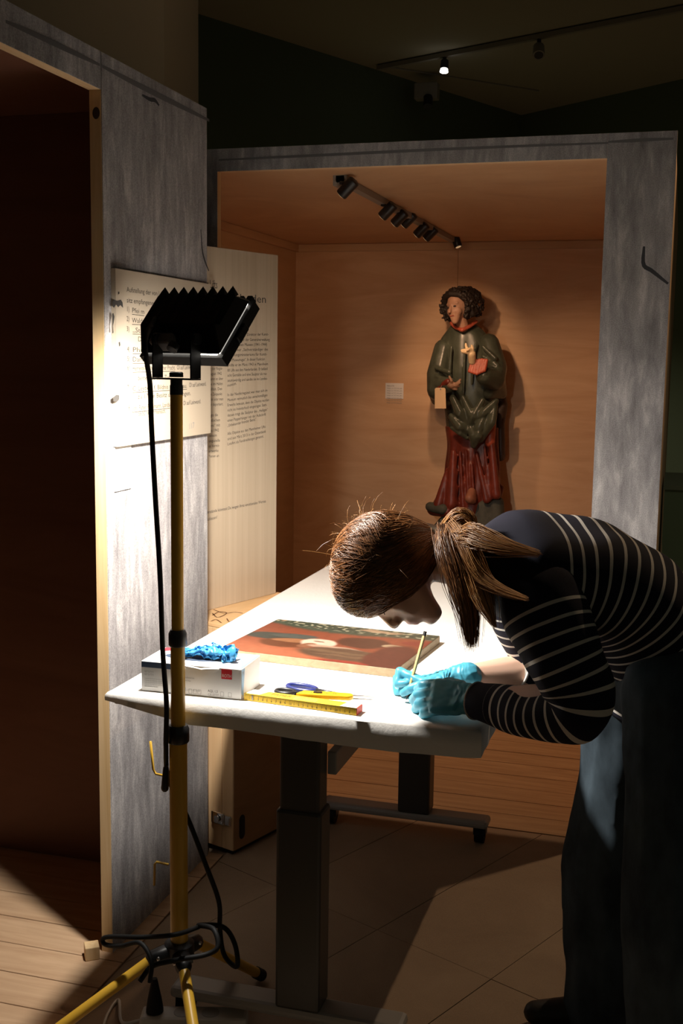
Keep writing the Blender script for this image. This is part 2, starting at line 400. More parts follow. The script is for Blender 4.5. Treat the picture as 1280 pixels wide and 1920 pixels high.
pz('printed_hook', [(1207, 462), (1206, 496), (1222, 508), (1252, 532)], .012, cr_)
# crate track with seven small heads
trk = thing('track_light_rail', 'thin grey light rail across the ceiling of the statue crate', 'light rail')
MB().box((-1.145, 3.80, 2.028), (-1.115, 5.86, 2.050)).build('rail', TRACKM, trk)
MB().box((-1.155, 3.80, 2.018), (-1.105, 3.92, 2.0515)).build('feed_box', TRACKM, trk)
for nm_, (hx, hy, px, py) in zip(('on the crate rail nearest the opening, apart from the rest', 'second from the opening on the crate rail', 'third from the opening on the crate rail', 'in the middle of the seven on the crate rail',
                             'third from the back wall on the crate rail', 'second from the back wall on the crate rail', 'closest to the back wall on the crate rail'),
        ((-1.17, 3.80, 652, 352), (-1.15, 4.36, 727, 395), (-1.14, 4.62, 749, 409), (-1.12, 4.84, 766, 412), (-1.14, 5.06, 790, 431), (-1.13, 5.28, 807, 438), (-1.09, 5.80, 855, 451))):
    t = thing('track_spotlight', 'black spotlight %s' % nm_, 'spotlight', 'spotlights on the crate rail')
    c = onY(px, py, hy); ax = V((-.72, .10, -.66)).normalized() if hy < 5.5 else V((.35, -.1, -.9)).normalized()
    MB().tube([c-ax*.034, c-ax*.030, c+ax*.030, c+ax*.034], [.016, .021, .021, .019], 16).build('spot_body', BLK, t, True, auto=40)
    MB().tube([c-ax*.02, V((-1.13, c.y, 2.027))], .006, 8).build('stem', BLK, t, True, auto=40)
    MB().tube([c+ax*.0345, c+ax*.036], .014, 14).build('lens', mat('lens_warm', (.2, .12, .06), .2, emit=(1, .6, .3), es=.4), t)
# gallery ceiling track and heads
gt = thing('ceiling_track', 'dark ceiling rail running across the gallery above the crates', 'light rail')
ga, gb = V((-2.257, 8.531, 3.575)), V((1.0, 7.08, 3.575))
MB().tube([ga, gb], .022, 4).build('rail', TRACKM, gt)
def gallery_spot(p, d, label, lit):
    t = thing('gallery_spotlight', label, 'spotlight'); d = V(d).normalized(); p = V(p)
    MB().tube([p, p+V((0, 0, -.030))], .014, 8).build('stem', BLK, t, True, auto=40)
    k = 1 if lit else 1.35; c = p+V((0, 0, -.060 if lit else -.085))
    MB().tube([c-d*.035*k, c-d*.030*k, c+d*.026*k, c+d*.032*k], [.020*k, .028*k, .030*k, .029*k], 18).build('spot_body', BLK if lit else TRACKM, t, True, auto=40)
    MB().tube([c+d*.0325*k, c+d*(.052 if lit else .036)], [.026, .030] if lit else .03, 18).build('lens', mat('lamp_lens', (1, 1, 1), .3, emit=(1, .95, .85), es=6) if lit else BLK, t)
gallery_spot((-1.705, 8.29, 3.57), (0, -.25, -1), 'small lit spotlight on the gallery ceiling rail, white glowing lens', True)
gallery_spot((-1.005, 7.975, 3.57), (.1, -.6, -.8), 'unlit spotlight on the gallery ceiling rail right of the glowing one', False)
gallery_spot((-1.25, 6.6, 3.60), (.1, -.3, -1), 'dark spotlight stub on the ceiling at the top edge, above the rail', False)
gallery_spot((.60, 4.26, 3.60), (-.4, -.6, -.8), 'gallery spotlight right of the crates aimed at the work table', False)
for (x, y, lb) in ((352, 40, 'dim ceiling fixture on the green wall left of the column edge'), (800, 172, 'dim wall fixture below the ceiling line above the statue crate')):
    t = thing('wall_fixture', lb, 'fixture')
    Y = 7.6 if x < 500 else 8.85
    c = onY(x, y, Y)
    box('housing', c-V((.09, .05, .06)), c+V((.09, .05, .06)), TRACKM, t, bevel=.008)
    MB().tube([c+V((.02, -.04, -.05)), c+V((.03, -.09, -.13))], .035, 12).build('lamp_head', BLK, t, True, auto=40)
    MB().tube([c, c+V((0, .35 if x > 500 else .2, .05))], .02, 8).build('wall_arm', TRACKM, t, True, auto=40)
# green pedestal behind the right crate
t = thing('pedestal', 'green display pedestal behind the right edge of the statue crate', 'pedestal')
box('pedestal_body', (-.03, 4.55, 0), (.62, 5.1, .955), PEDM, t); box('pedestal_top', (-.036, 4.544, .956), (.626, 5.106, .972), mat('plinth_top', (.16, .2, .13), .7), t)

# ================================================================== WOODEN CASE AND TEXT PANEL
E_ = V((math.cos(math.radians(71)), math.sin(math.radians(71)), 0)); G_ = V((-E_.y, E_.x, 0)); K = V((-1.173, 2.945, 0)); CH = .672
def cm(a, b, c): return K+G_*a+E_*b+V((0, 0, c))
CM = Matrix((( G_.x, E_.x, 0, K.x), (G_.y, E_.y, 0, K.y), (0, 0, 1, 0), (0, 0, 0, 1)))
cs = thing('transport_case', 'honey-coloured wooden transport case behind the table with chrome latch', 'case')
box('case_lid', (.0, .0, .015), (.042, .46, CH), CASE_F, cs, .002, CM)
box('case_body', (.0435, .0, .015), (.40, .46, CH-.001), CASE_F, cs, .002, CM)
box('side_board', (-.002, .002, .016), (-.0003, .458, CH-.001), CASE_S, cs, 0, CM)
box('top_board', (.0, .0, CH), (.40, .46, CH+.010), CASE_T, cs, .001, CM)
box('base_runner', (.01, .01, 0), (.39, .45, .0148), BLK, cs, 0, CM)
latch = MB().box((.028, -.012, .088), (.075, -.0002, .125), CM).build('latch', CHROME, cs, bevel=.004)
MB().tube([cm(.05, -.014, .107), cm(.05, -.020, .107)], .011, 16).build('latch_turn_key', CHROME, latch, True, auto=40)
for dz in (.096, .118): MB().tube([cm(.034, -.0125, dz), cm(.034, -.015, dz)], .003, 8).build('rivet', CHROME, latch)
MB().box((.004, -.010, .09), (.026, -.0002, .122), CM).build('latch_plate', CHROME, cs, bevel=.004)
hs = []
for i in range(24):
    a = 2*math.pi*i/24; hs.append(cm(-.0022, .038+.013*math.cos(a), .078+.017*math.sin(a)+(.02 if math.sin(a) > 0 else -.02)))
flat('hand_hole', hs, -G_, BLK, cs, 0)
lb0, lb1 = .175, .32
flat('stencil_label', [cm(-.0022, lb0, .315), cm(-.0022, lb1, .315), cm(-.0022, lb1, .52), cm(-.0022, lb0, .52)], -G_, mat('label_tan', (.34, .24, .16), .7), cs, 0)
def curl(pts): ribbon('drawn_line', [V(p) for p in spl([tuple(p) for p in pts], 24)], .004, -G_, INK, cs, .003)
curl([cm(0, .235, 0.520), cm(0, .215, 0.465), cm(0, .24, 0.435), cm(0, .262, 0.465), cm(0, .235, 0.495), cm(0, .21, 0.520)])
curl([cm(0, .24, 0.435), cm(0, .21, 0.395), cm(0, .225, 0.345), cm(0, .255, 0.375), cm(0, .235, 0.435)])
for pts in ([(398, 1150), (408, 1158), (425, 1150), (412, 1147), (398, 1154)], [(400, 1143), (420, 1150), (440, 1148), (455, 1150)], [(425, 1160), (430, 1166), (440, 1162)], [(395, 1165), (405, 1162), (415, 1168)]):
    P = [V(p) for p in spl([tuple(onZ(x, y, CH+.010)) for x, y in pts], 14)]; ribbon('drawn_line', P, .004, (0, 0, 1), mat('drawn_brown', (.16, .06, .02), .7), cs, .0006)
pb = onZ(517, 1112, CH+.0105); tp = thing('text_panel', 'pale wooden text panel with German text standing on the transport case', 'panel')
PO = pb; PN = -G_                                        # right end of the panel's foot; faces the table
top = onP(517, 478, PO, PN).z
Rm = Matrix(((G_.x, E_.x, 0, PO.x), (G_.y, E_.y, 0, PO.y), (0, 0, 1, 0), (0, 0, 0, 1)))
pnl2 = box('panel_board', (0, -.62, CH+.0105), (.018, 0, top), TXTP, tp, .0008, Rm)
def pline(s, x0, y0, x1, y1, h, m=INK, sh=0):
    a, b = onP(x0, y0, PO, PN), onP(x1, y1, PO, PN); text(s, a, b-a, PN, h, (b-a).length, m, pnl2, shear=sh)
pline('Die Mannheimer Lifts', 330, 536, 407, 541, .034); pline('in den Niederlanden', 330, 560, 498, 568, .034)
col2 = ['Dr. Kurt Martin (1899–1975), Direktor der Kunst-', 'halle und Leiter der Generalverwaltung', 'der staatlichen Museen (1941–1944)', 'Baden, war „Sachverständiger des', 'Erziehungsministeriums für Kunst-', 'und Museumsgut“. In dieser Funktion', 'prüfte er im März 1943 in Mannheim', '80 Lifts aus den Niederlanden. Er befand',
        'acht Gemälde und eine Skulptur als mu-', 'seumswürdig und sandte sie ins Landes-', 'museum.', '', 'In der Nachkriegszeit war man sich im', 'Museum vermutlich des unrechtmäßigen', 'Erwerbs bewusst, denn die Objekte wurden', 'nicht ins Inventarbuch eingetragen. Statt-', 'dessen trägt die Skulptur des „Heiligen“', 'einen Papperhänger mit der Aufschrift', '„Unbekannter fremder Besitz“.', '',
        'Alle Objekte aus den Mannheimer Lifts', 'sind seit März 2013 in der Datenbank', 'LostArt als Fundmeldungen genannt.']
col2[0] = '…, Direktor der Kunst-'
yl = [628+i*9.55 for i in range(11)]+[0]+[741+i*9.6 for i in range(7)]+[0]+[814+i*9.6 for i in range(3)]
yr = [628+i*9.1 for i in range(11)]+[0]+[732+i*9.0 for i in range(7)]+[0]+[800+i*9.0 for i in range(3)]
xe = [503, 505, 500, 502, 500, 496, 502, 501, 500, 501, 443, 0, 501, 501, 504, 500, 502, 498, 481, 0, 497, 498, 494]
for i, s in enumerate(col2):
    if s: pline(s, 426 if i else 455, yl[i]+2, xe[i], yr[i]+2+(0 if i else -1), .0125, INK_SOFT)
col1 = ['ng der Regie-', 'August 1942', 'waren es über', 'die im Hafen', 'sollten. Den', 'em Zeitpunkt', 'uckt oder man', 'ger deportiert.', '', 'legte die', 'jüdischen', 'pens“ mit', 'des 1942', 'nnheim', 'ungsstelle', 'es Vermö-', 'ertwerke', '*innen an']
xe1 = [417, 415, 418, 417, 416, 416, 418, 418, 0, 408, 412, 412, 410, 406, 412, 411, 409, 410]
for i, s in enumerate(col1):
    if s: y = 694+i*9.6+(0 if i < 9 else 1); pline(s, 391, y, xe1[i], y-.9-i*.04, .0125, INK_SOFT)
pline('Welche Gegenstände könntest Du wegen ihres emotionalen Wertes', 362, 968, 498, 942, .0135); pline('nicht zurücklassen?', 370, 981, 407, 972, .0135)

# ================================================================== TABLE
TX0, TX1, TY0, TY1, TZ = -1.118, -.325, 2.086, 3.80, .742
tb = thing('work_table', 'height-adjustable work table on two grey column legs with casters', 'table')
box('tabletop', (TX0+.012, TY0+.014, TZ-.030), (TX1-.012, TY1-.014, TZ-.006), mat('tabletop', (.5, .48, .45), .6), tb, .004)
for y in (2.135, 3.24):                                 # column legs, feet, casters
    u = box('leg_upper', (-.748, y, .50), (-.662, y+.060, TZ-.0305), LEGG, tb, .006)
    l = box('leg_lower', (-.754, y-.005, .075), (-.656, y+.066, .515), LEGG, tb, .007)
    f = box('foot', (-.998, y-.004, .052), (-.478, y+.064, .078), FOOTG, tb, .010)
    for x in (-.972, -.505):
        cst = MB().tube([(x-.014, y+.03, .028), (x+.014, y+.03, .028)], .0275, 18).build('caster', BLKR, tb, True, auto=40)
        MB().box((x-.019, y+.012, .026), (x+.019, y+.05, .0525)).build('caster_fork', BLK, cst, bevel=.003)
box('side_rail', (-.665, 2.200, .575), (-.645, 3.242, .625), FOOTG, tb, .003)
box('cross_rail', (-1.02, 2.14, TZ-.052), (-.42, 2.19, TZ-.0305), LEGG, tb, .003)
box('cross_rail', (-1.02, 3.245, TZ-.052), (-.42, 3.295, TZ-.0305), LEGG, tb, .003)
# cloth: smooth top, wrapped hem with uneven folded edge
def cloth():
    prof = lambda s: None
    mb = MB(); N = 150; per = []
    rr = .012
    def seg(a, b, n):
        return [V(a)+(V(b)-V(a))*(i/n) for i in range(n)]
    cs_ = [(TX0, TY0, 0), (TX1, TY0, 0), (TX1, TY1, 0), (TX0, TY1, 0)]
    nrm = [(0, -1, 0), (1, 0, 0), (0, 1, 0), (-1, 0, 0)]
    for k in range(4):
        a, b = V(cs_[k]), V(cs_[(k+1) % 4]); L = (b-a).length; n = int(L/.012)
        for i in range(n):
            t = i/n; p = a+(b-a)*t; nn = V(nrm[k])
            e = .03/L
            if t < e: q = .5-.5*t/e; nn = (V(nrm[k])*(1-q)+V(nrm[k-1])*q).normalized()
            if t > 1-e: q = .5-.5*(1-t)/e; nn = (V(nrm[k])*(1-q)+V(nrm[(k+1) % 4])*q).normalized()
            # hem depth along the edge
            if k == 0: h = .012+.040*min(1, max(0, (p.x-TX0)/.19)) + .004*math.sin(p.x*9)
            elif k == 1: h = .050
            elif k == 2: h = .05
            else: h = .05-.038*max(0, 1-(p.y-TY0)/.3)
            per.append((p, nn, h+.0014*noise.noise(p*16)))
    rows = []
    for (d, kind) in ((-.02, 0), (-.006, 1), (.0, 2), (.001, 3), (.0, 4), (-.012, 5), (-.05, 6)):
        row = []
        for p, nn, h in per:
            if kind == 0: z = TZ
            elif kind == 1: z = TZ-.0012
            elif kind == 2: z = TZ-.006
            elif kind == 3: z = TZ-.006-h*.5
            elif kind == 4: z = TZ-.004-h
            elif kind == 5: z = TZ-.006-h
            else: z = TZ-.0045-min(h, .045)
            q = p+nn*(d+(.0014*noise.noise(V((p.x*30, p.y*30, z*60))) if kind in (3, 4) else 0)); q.z = z
            if d <= -.012: q.x = min(max(p.x, TX0-d), TX1+d); q.y = min(max(p.y, TY0-d), TY1+d)
            row.append(q)
        rows.append(row)
    n = len(per); v = [q for r in rows for q in r]; f = []
    for i in range(len(rows)-1):
        for j in range(n): f.append((i*n+j, i*n+(j+1) % n, (i+1)*n+(j+1) % n, (i+1)*n+j))
    f.append(tuple(range(n)))
    o = MB().add(v, f).build('tablecloth', CLOTH, None, True, auto=50)
    tag(o, 'white fleece sheet wrapped over the whole top of the work table', 'tablecloth'); return o
cloth()

# ---- painting: flat print on a wooden panel (vertex colours carry the picture)
pa, pb_, pc_, pd_ = [onZ(x, y, TZ+.020) for x, y in ((500, 1157), (808, 1192), (762, 1255), (432, 1220))]
ux = (pb_-pa); vy = (pd_-pa)
ux = (ux+(pc_-pd_))/2; vy = (vy+(pc_-pb_))/2; vy = vy-ux.normalized()*vy.dot(ux.normalized()); ctr = (pa+pb_+pc_+pd_)/4; p00 = ctr-ux/2-vy/2
pt = thing('panel_painting', 'old painting of a reclining woman lying flat on the white cloth', 'painting')
def quadbox(name, o, u, v, z0, z1, m, par, bev=0):
    P = [o, o+u, o+u+v, o+v]; w_ = [V((p.x, p.y, z0)) for p in P]+[V((p.x, p.y, z1)) for p in P]
    return MB().add(w_, [(3, 2, 1, 0), (4, 5, 6, 7), (0, 1, 5, 4), (1, 2, 6, 5), (2, 3, 7, 6), (3, 0, 4, 7)]).build(name, m, par, bevel=bev)
PANM = wood('panel_edge_wood', (.30, .22, .13), (.42, .33, .21), (30, 30, 60), dist=1)
quadbox('wood_panel', p00, ux, vy, TZ+.0005, TZ+.0195, PANM, pt, .001)
nx, ny = 190, 140
def sm(a, b, x): t = np.clip((x-a)/(b-a), 0, 1); return t*t*(3-2*t)
U, Vv = np.meshgrid(np.linspace(0, 1, nx), np.linspace(0, 1, ny))
rn = np.array([[noise.noise(V((u*9, v*7, 0))) for u in np.linspace(0, 1, nx)] for v in np.linspace(0, 1, ny)])
rf = np.array([[noise.noise(V((u*34, v*26, 4))) for u in np.linspace(0, 1, nx)] for v in np.linspace(0, 1, ny)])
col = np.zeros((ny, nx, 3)); col[:] = (.30, .075, .035)
def paint(mask, c): 
    global col
    col = col*(1-mask[..., None])+np.array(c)*mask[..., None]
u_, v_ = U+.018*rn, Vv+.018*rn
def elm(cu, cv, a, b, ang=0, soft=.15):
    ca, sa = math.cos(ang), math.sin(ang); x = (u_-cu)*ca+(v_-cv)*sa; y = -(u_-cu)*sa+(v_-cv)*ca
    return 1-sm(1-soft, 1+soft, np.sqrt((x/a)**2+(y/b)**2))
paint(sm(.55, .95, v_)*(1-sm(.45, .75, u_)), (.50, .15, .07))                    # bright red cloth near the lower left
paint((1-sm(.0, .35, v_))*(1-sm(.12, .3, u_)), (.20, .045, .025))
paint(1-sm(.16, .24, v_-.02*(u_ > .4)+.28*np.clip(.30-u_, 0, 1)-.04*np.sin(u_*5)), (.06, .085, .055))   # foliage along the top edge
fo = (1-sm(.13, .20, v_+.3*np.clip(.32-u_, 0, 1)))
paint(fo*sm(.10, .35, rf), (.46, .42, .28)); paint(fo*sm(.2, .45, -rf), (.03, .05, .035)); paint(fo*sm(.33, .5, rn)*.8, (.55, .36, .22))
paint(elm(.17, .50, .20, .10, -.12), (.055, .06, .05)); paint(elm(.26, .45, .14, .06, -.1), (.09, .10, .085))   # feathered hat
paint(elm(.27, .66, .15, .13, .1), (.16, .05, .02)); paint(elm(.29, .57, .13, .05, -.2), (.38, .16, .07))     # hair
paint(elm(.44, .57, .10, .11, .15), (.92, .64, .48)); paint(elm(.40, .66, .05, .07, .4), (.30, .12, .06))
paint(elm(.43, .53, .03, .014), (.25, .10, .06)); paint(elm(.46, .63, .025, .012), (.42, .10, .07))
paint(elm(.56, .66, .16, .045, .08), (.55, .35, .24))                            # neck and arm
paint(elm(.67, .44, .15, .15, .05), (.10, .035, .02))                            # sleeve
paint(elm(.66, .80, .27, .15, .06), (.13, .07, .04)); paint(elm(.60, .76, .2, .03, .05), (.19, .11, .06)); paint(elm(.68, .84, .2, .025, .05), (.18, .10, .055))
paint(elm(.84, .45, .06, .05), (.52, .36, .22)); paint(elm(.90, .75, .13, .35), (.13, .035, .022)); paint(elm(.95, .30, .10, .06, -.2), (.28, .05, .03))
paint(elm(.70, .98, .14, .03), (.34, .05, .03))
col *= (.52*(1+.16*rf+.10*rn))[..., None]
vv = []; ff = []
for j in range(ny):
    for i in range(nx): p = p00+ux*(.002+.996*i/(nx-1))+vy*(.002+.996*j/(ny-1)); vv.append((p.x, p.y, TZ+.0200))
for j in range(ny-1):
    for i in range(nx-1): a = j*nx+i; ff.append((a, a+nx, a+nx+1, a+1))
PM = mat('oil_paint', (.3, .1, .05), .42); ca_ = nd(PM, 'ShaderNodeAttribute', attribute_name='paint'); base(PM, ca_.outputs['Color'])
bump(PM, noisy(PM, pos(PM, (260, 260, 260)), 1, 4), .12, .001)
pme = bpy.data.meshes.new('painted_surface'); pme.from_pydata(vv, [], ff); pme.update()
cattr(pme, 'paint', np.concatenate([np.clip(col, 0.004, 1).reshape(-1, 3), np.ones((nx*ny, 1))], 1)); link('painted_surface', pme, PM, pt)

# ---- glove box
gb0 = onZ(265, 1295, TZ); gb1 = onZ(452, 1313, TZ)
gu = (gb1-gb0); GL = gu.length; gu.normalize(); gv = V((-gu.y, gu.x, 0)); GWd, GH = .118, .064
gbx = thing('glove_box', 'white cardboard glove box with red logo on the front left of the table', 'box')
CARD = mat('carton_white', (.74, .73, .72), .5); CARDB = mat('carton_blue', (.18, .36, .60), .5); CARDD = mat('carton_dark_blue', (.05, .08, .16), .5); RED = mat('logo_red', (.62, .015, .03), .5)
def gp(a, b, c): return gb0+gu*a+gv*b+V((0, 0, c))
GM = Matrix(((gu.x, gv.x, 0, gb0.x), (gu.y, gv.y, 0, gb0.y), (0, 0, 1, TZ+.0008), (0, 0, 0, 1)))
body = box('carton', (0, 0, 0), (GL, GWd, GH), CARD, gbx, .0015, GM)
GF = -gv
def gflat(name, a0, a1, c0, c1, m): return flat(name, [GM @ V(p) for p in ((a0, -.0001, c0), (a1, -.0001, c0), (a1, -.0001, c1), (a0, -.0001, c1))], GF, m, body, .0003, .0002)
def gtext(s, a, c, h, wd=None, m=INK_GREY, off=.0008): return text(s, GM @ V((a, 0, c)), gu, GF, h, wd, m, body, off=off)
gflat('blue_stripe', 0.001, GL*.42, GH-.013, GH-.001, CARDD); gflat('logo_patch', GL-.043, GL-.020, .041, .061, RED); gtext('ROTH', GL-.0415, .0445, .010, .020, PAPER)
gflat('blue_square', GL*.42, GL*.45, .007, .015, CARDB)
for i in range(2): gtext('REF TL0 75 91', .008, .040-i*.006, .006, .02, INK_GREY)
for i in range(5): gtext('Rotiprotect Nitril Handschuhe, nicht steril, puderfrei', .008, .026-i*.0042, .0045, .05 if i < 4 else .03, INK_GREY if i < 4 else INK)
gtext('Einmalhandschuhe', GL*.43, .035, .006, .024); gtext('Nitril blau', GL*.43, .029, .005, .016)
gtext('LOT 0 00 00 00', GL*.46, .0085, .006, .03); gtext('AQL 1,5', GL-.073, .0105, .0075, .022, INK); gtext('CE 2777', GL-.073, .0035, .006, .024)
for a in (GL-.115, GL-.105, GL-.095, GL-.045, GL-.028):
    for (q0, q1) in (((a, .004), (a+.007, .004)), ((a+.007, .004), (a+.007, .013)), ((a+.007, .013), (a, .013)), ((a, .013), (a, .004))):
        ribbon('pictogram_line', [GM @ V((q0[0], 0, q0[1])), GM @ V((q1[0], 0, q1[1]))], .0007, GF, INK_GREY, body, .0009)
flat('blue_corner', [GM @ V(p) for p in ((GL-.001, 0, GH), (GL-.001, GWd, GH), (GL-.055, GWd, GH), (GL-.02, .055, GH))], (0, 0, 1), CARDB, body, .0003, .0002)
flat('red_corner', [GM @ V(p) for p in ((.006, GWd-.002, GH), (.006, GWd-.035, GH), (.055, GWd-.002, GH))], (0, 0, 1), RED, body, .0003, .0002)
flat('blue_side', [GM @ V(p) for p in ((GL, .001, .012), (GL, .012, .004), (GL, .020, GH-.002), (GL, .001, GH-.002))], gu, CARDB, body, .0003, .0002)
text('M', GM @ V((GL, .006, GH-.016)), gv, gu, .014, .008, INK_GREY, body, off=.0008); text('M', GM @ V((GL-.033, .065, GH)), gu, (0, 0, 1), .014, .012, INK_GREY, body, off=.0008)
flat('cut_opening', [GM @ V((GL*.45+.07*math.cos(a), GWd*.5+.028*math.sin(a), GH)) for a in [2*math.pi*i/28 for i in range(28)]], (0, 0, 1), mat('opening_dark', (.03, .05, .09), .8), body, .0003, .0002)
# lifted flap of the opened lid
fl = []
for i in range(9):
    a = GL*(.43+.045*i); dz = -.004-.016*math.sin(math.pi*i/8)*(1+.2*math.sin(i*2)); fl += [GM @ V((a, .004, GH+.0012)), GM @ V((a, -.0022, GH+dz*.3)), GM @ V((a, -.0030, GH+dz))]
MB().add(fl, [(3*i+k, 3*i+3+k, 3*i+4+k, 3*i+1+k) for i in range(8) for k in (0, 1)]).build('lid_flap', CARD, gbx)
GLV = mat('blue_nitrile', (.05, .30, .62), .36)
def crumple(mb_balls, name, label):
    mb = MB()
    for b in mb_balls: mb.hull(b, 2)
    o = mb.remesh(name, GLV, None, .003, 1)
    for v, vn in normals(o):
        n = noise.turbulence(v.co*30, 2, False, noise_basis='VORONOI_F2F1'); v.co += vn*(n-.45)*.012
        if v.co.z < TZ+GH+.0015: v.co.z = TZ+GH+.0015+.0005*random.random()
    tag(o, label, 'glove'); return o
gz = GH+.007
crumple([[(GM @ V((.075, .045, gz+.004)), .012), (GM @ V((.17, .04, gz+.004)), .012), (GM @ V((.17, .075, gz+.008)), .012), (GM @ V((.09, .08, gz+.008)), .012)],
         [(GM @ V((.10, .06, gz+.014)), .014), (GM @ V((.165, .07, gz+.020)), .014)], [(GM @ V((.075, .05, gz+.012)), .011), (GM @ V((.078, .012, gz+.006)), .008)],
         [(GM @ V((.13, .085, gz+.02)), .012), (GM @ V((.19, .06, gz+.018)), .009)], [(GM @ V((.17, .03, gz+.006)), .009), (GM @ V((.195, .05, gz+.003)), .007)]],
        'disposable_glove', 'crumpled light blue disposable gloves lying on the white glove box')

# ---- folding rule: ten slats on edge
r0, r1 = onZ(457, 1313, TZ), onZ(668, 1342, TZ); ru = r1-r0; RL = ru.length; ru.normalize(); rv = V((-ru.y, ru.x, 0))
RM = Matrix(((ru.x, rv.x, 0, r0.x), (ru.y, rv.y, 0, r0.y), (0, 0, 1, TZ+.0006), (0, 0, 0, 1)))
rul = thing('folding_rule', 'yellow folding rule lying folded at the front edge of the table', 'ruler')
RY = mat('rule_yellow', (.80, .52, .03), .4); RW = mat('rule_white', (.82, .80, .72), .5); RR = mat('rule_red', (.6, .04, .02), .5)
first = None
for i in range(9):
    sx0 = .0 if i < 4 else .006; s = box('slat', (sx0+.002*(i % 2), i*.0034, 0), (RL-.001*(i % 2), i*.0034+.0031, .0145), RY, rul, .0004, RM)
    if i == 0: first = s
    box('red_tip', (RL-.001*(i % 2)+.0001, i*.0034, .0002), (RL+.0012, i*.0034+.0031, .0143), RR, rul, 0, RM)
flat('white_end_print', [RM @ V(p) for p in ((RL-.036, 0, .0145), (RL-.0005, 0, .0145), (RL-.0005, .0304, .0145), (RL-.030, .0304, .0145))], (0, 0, 1), RW, rul, .0002, .0002)
flat('white_end_print', [RM @ V(p) for p in ((.004, .002, .0145), (.034, .002, .0145), (.044, .0304, .0145), (.008, .0304, .0145))], (0, 0, 1), RW, rul, .0002, .0002)
text('PAPIER', RM @ V((.055, .010, .0145)), ru, (0, 0, 1), .020, .045, mat('print_brown', (.25, .12, .02), .6), rul, off=.0006)
for k in range(2): text('Reparatur Restaurierung', RM @ V((.108, .005+k*.009, .0145)), ru, (0, 0, 1), .008, .05, INK_GREY, rul, off=.0006)
mk = MB()
for k in range(int(RL/.002)):
    h = .006 if k % 5 == 0 else .0035; x = .003+k*.002; p = RM @ V((x, -.0003, .0145-h)); q = RM @ V((x+.0005, -.0003, .0142))
    mk.add([RM @ V((x, -.0003, .0142-h)), RM @ V((x+.0005, -.0003, .0142-h)), RM @ V((x+.0005, -.0003, .0142)), RM @ V((x, -.0003, .0142))], [(0, 1, 2, 3)])
tag(mk.build('scale_marks', INK, rul), kind='stuff')
for k in range(1, int(RL/.01)): text(str(k % 10 if k % 10 else k), RM @ V((.001+k*.01, 0, .003)), ru, -rv, .0065, None, INK, rul, off=.0004)
box('brass_hinge', (.018, -.0005, .002), (.021, 0, .0125), DARKST, rul, 0, RM)

# ---- scissors and yellow cutter
scs = thing('scissors', 'blue-handled scissors lying behind the yellow rule, blade pointing right', 'scissors')
def ring(c, a, b, ang, r, name, m, par):
    pts = []
    for i in range(25):
        t = 2*math.pi*i/24; x, y = a*math.cos(t), b*math.sin(t); pts.append(c+V((x*math.cos(ang)-y*math.sin(ang), x*math.sin(ang)+y*math.cos(ang), 0)))
    return MB().tube(pts, r, 8, False).build(name, m, par, True)
SBL = mat('handle_blue', (.02, .03, .16), .35)
h1, h2 = onZ(566, 1290, TZ+.007), onZ(535, 1297, TZ+.007); h3 = onZ(712, 1309, TZ+.004); hp = onZ(640, 1303, TZ+.006)
ring(h1, .034, .018, -.25, .0055, 'finger_loop', SBL, scs); ring(h2, .020, .014, -.05, .0050, 'thumb_loop', BLK, scs)
MB().tube([h1+V((.028, -.008, 0)), hp], [.006, .004], 8).build('shank', BLK, scs, True); MB().tube([h2+V((.018, -.002, 0)), hp], [.005, .004], 8).build('shank', BLK, scs, True)
bd = (h3-hp).normalized(); bs_ = V((-bd.y, bd.x, 0))
for k, zz in ((1, .003), (-1, .0055)):
    P = [hp-bd*.02+bs_*.006*k, hp+bs_*.007*k, h3+bs_*.0005*k, hp-bs_*.004*k, hp-bd*.02-bs_*.003*k]
    v = [V((p.x, p.y, TZ+zz)) for p in P]+[V((p.x, p.y, TZ+zz+.0016)) for p in P]; MB().add(v, [(4, 3, 2, 1, 0), (5, 6, 7, 8, 9)]+[(i, (i+1) % 5, 5+(i+1) % 5, 5+i) for i in range(5)]).build('blade', STEEL, scs)
MB().tube([V((hp.x, hp.y, TZ+.002)), V((hp.x, hp.y, TZ+.0095))], .004, 12).build('pivot_screw', STEEL, scs)
ct = thing('utility_cutter', 'flat yellow plastic cutter with dark lettering lying across the scissors', 'cutter')
c0, c1 = onZ(556, 1302, TZ+.014), onZ(662, 1308, TZ+.014); cu_ = (c1-c0); cu_.z = 0; CLn = cu_.length; cu_.normalize(); cvv = V((-cu_.y, cu_.x, 0))
out = [(0, -.010), (.012, .013), (CLn*.5, .014), (CLn-.012, .012)]+[(CLn-.012+.012*math.sin(t), .012*math.cos(t)-.0) for t in np.linspace(.3, math.pi-.3, 8)]+[(CLn-.012, -.012), (CLn*.5, -.013)]
P = [c0+cu_*a+cvv*b for a, b in out]; k = len(P); v = [V((p.x, p.y, TZ+.010)) for p in P]+[V((p.x, p.y, TZ+.020)) for p in P]
MB().add(v, [tuple(range(k-1, -1, -1)), tuple(range(k, 2*k))]+[(i, (i+1) % k, k+(i+1) % k, k+i) for i in range(k)]).build('cutter_body', mat('cutter_yellow', (.85, .50, .02), .35), ct, True, bevel=.002, auto=40)
text('TAPE R', V((c0.x, c0.y, TZ+.020))+cu_*.025-cvv*.005, cu_, (0, 0, 1), .013, .06, mat('print_ochre', (.45, .22, .02), .6), ct)
box('slider', (CLn*.3, -.004, .020), (CLn*.45, .003, .0225), BLK, ct, .0006, Matrix(((cu_.x, cvv.x, 0, c0.x), (cu_.y, cvv.y, 0, c0.y), (0, 0, 1, TZ), (0, 0, 0, 1))))
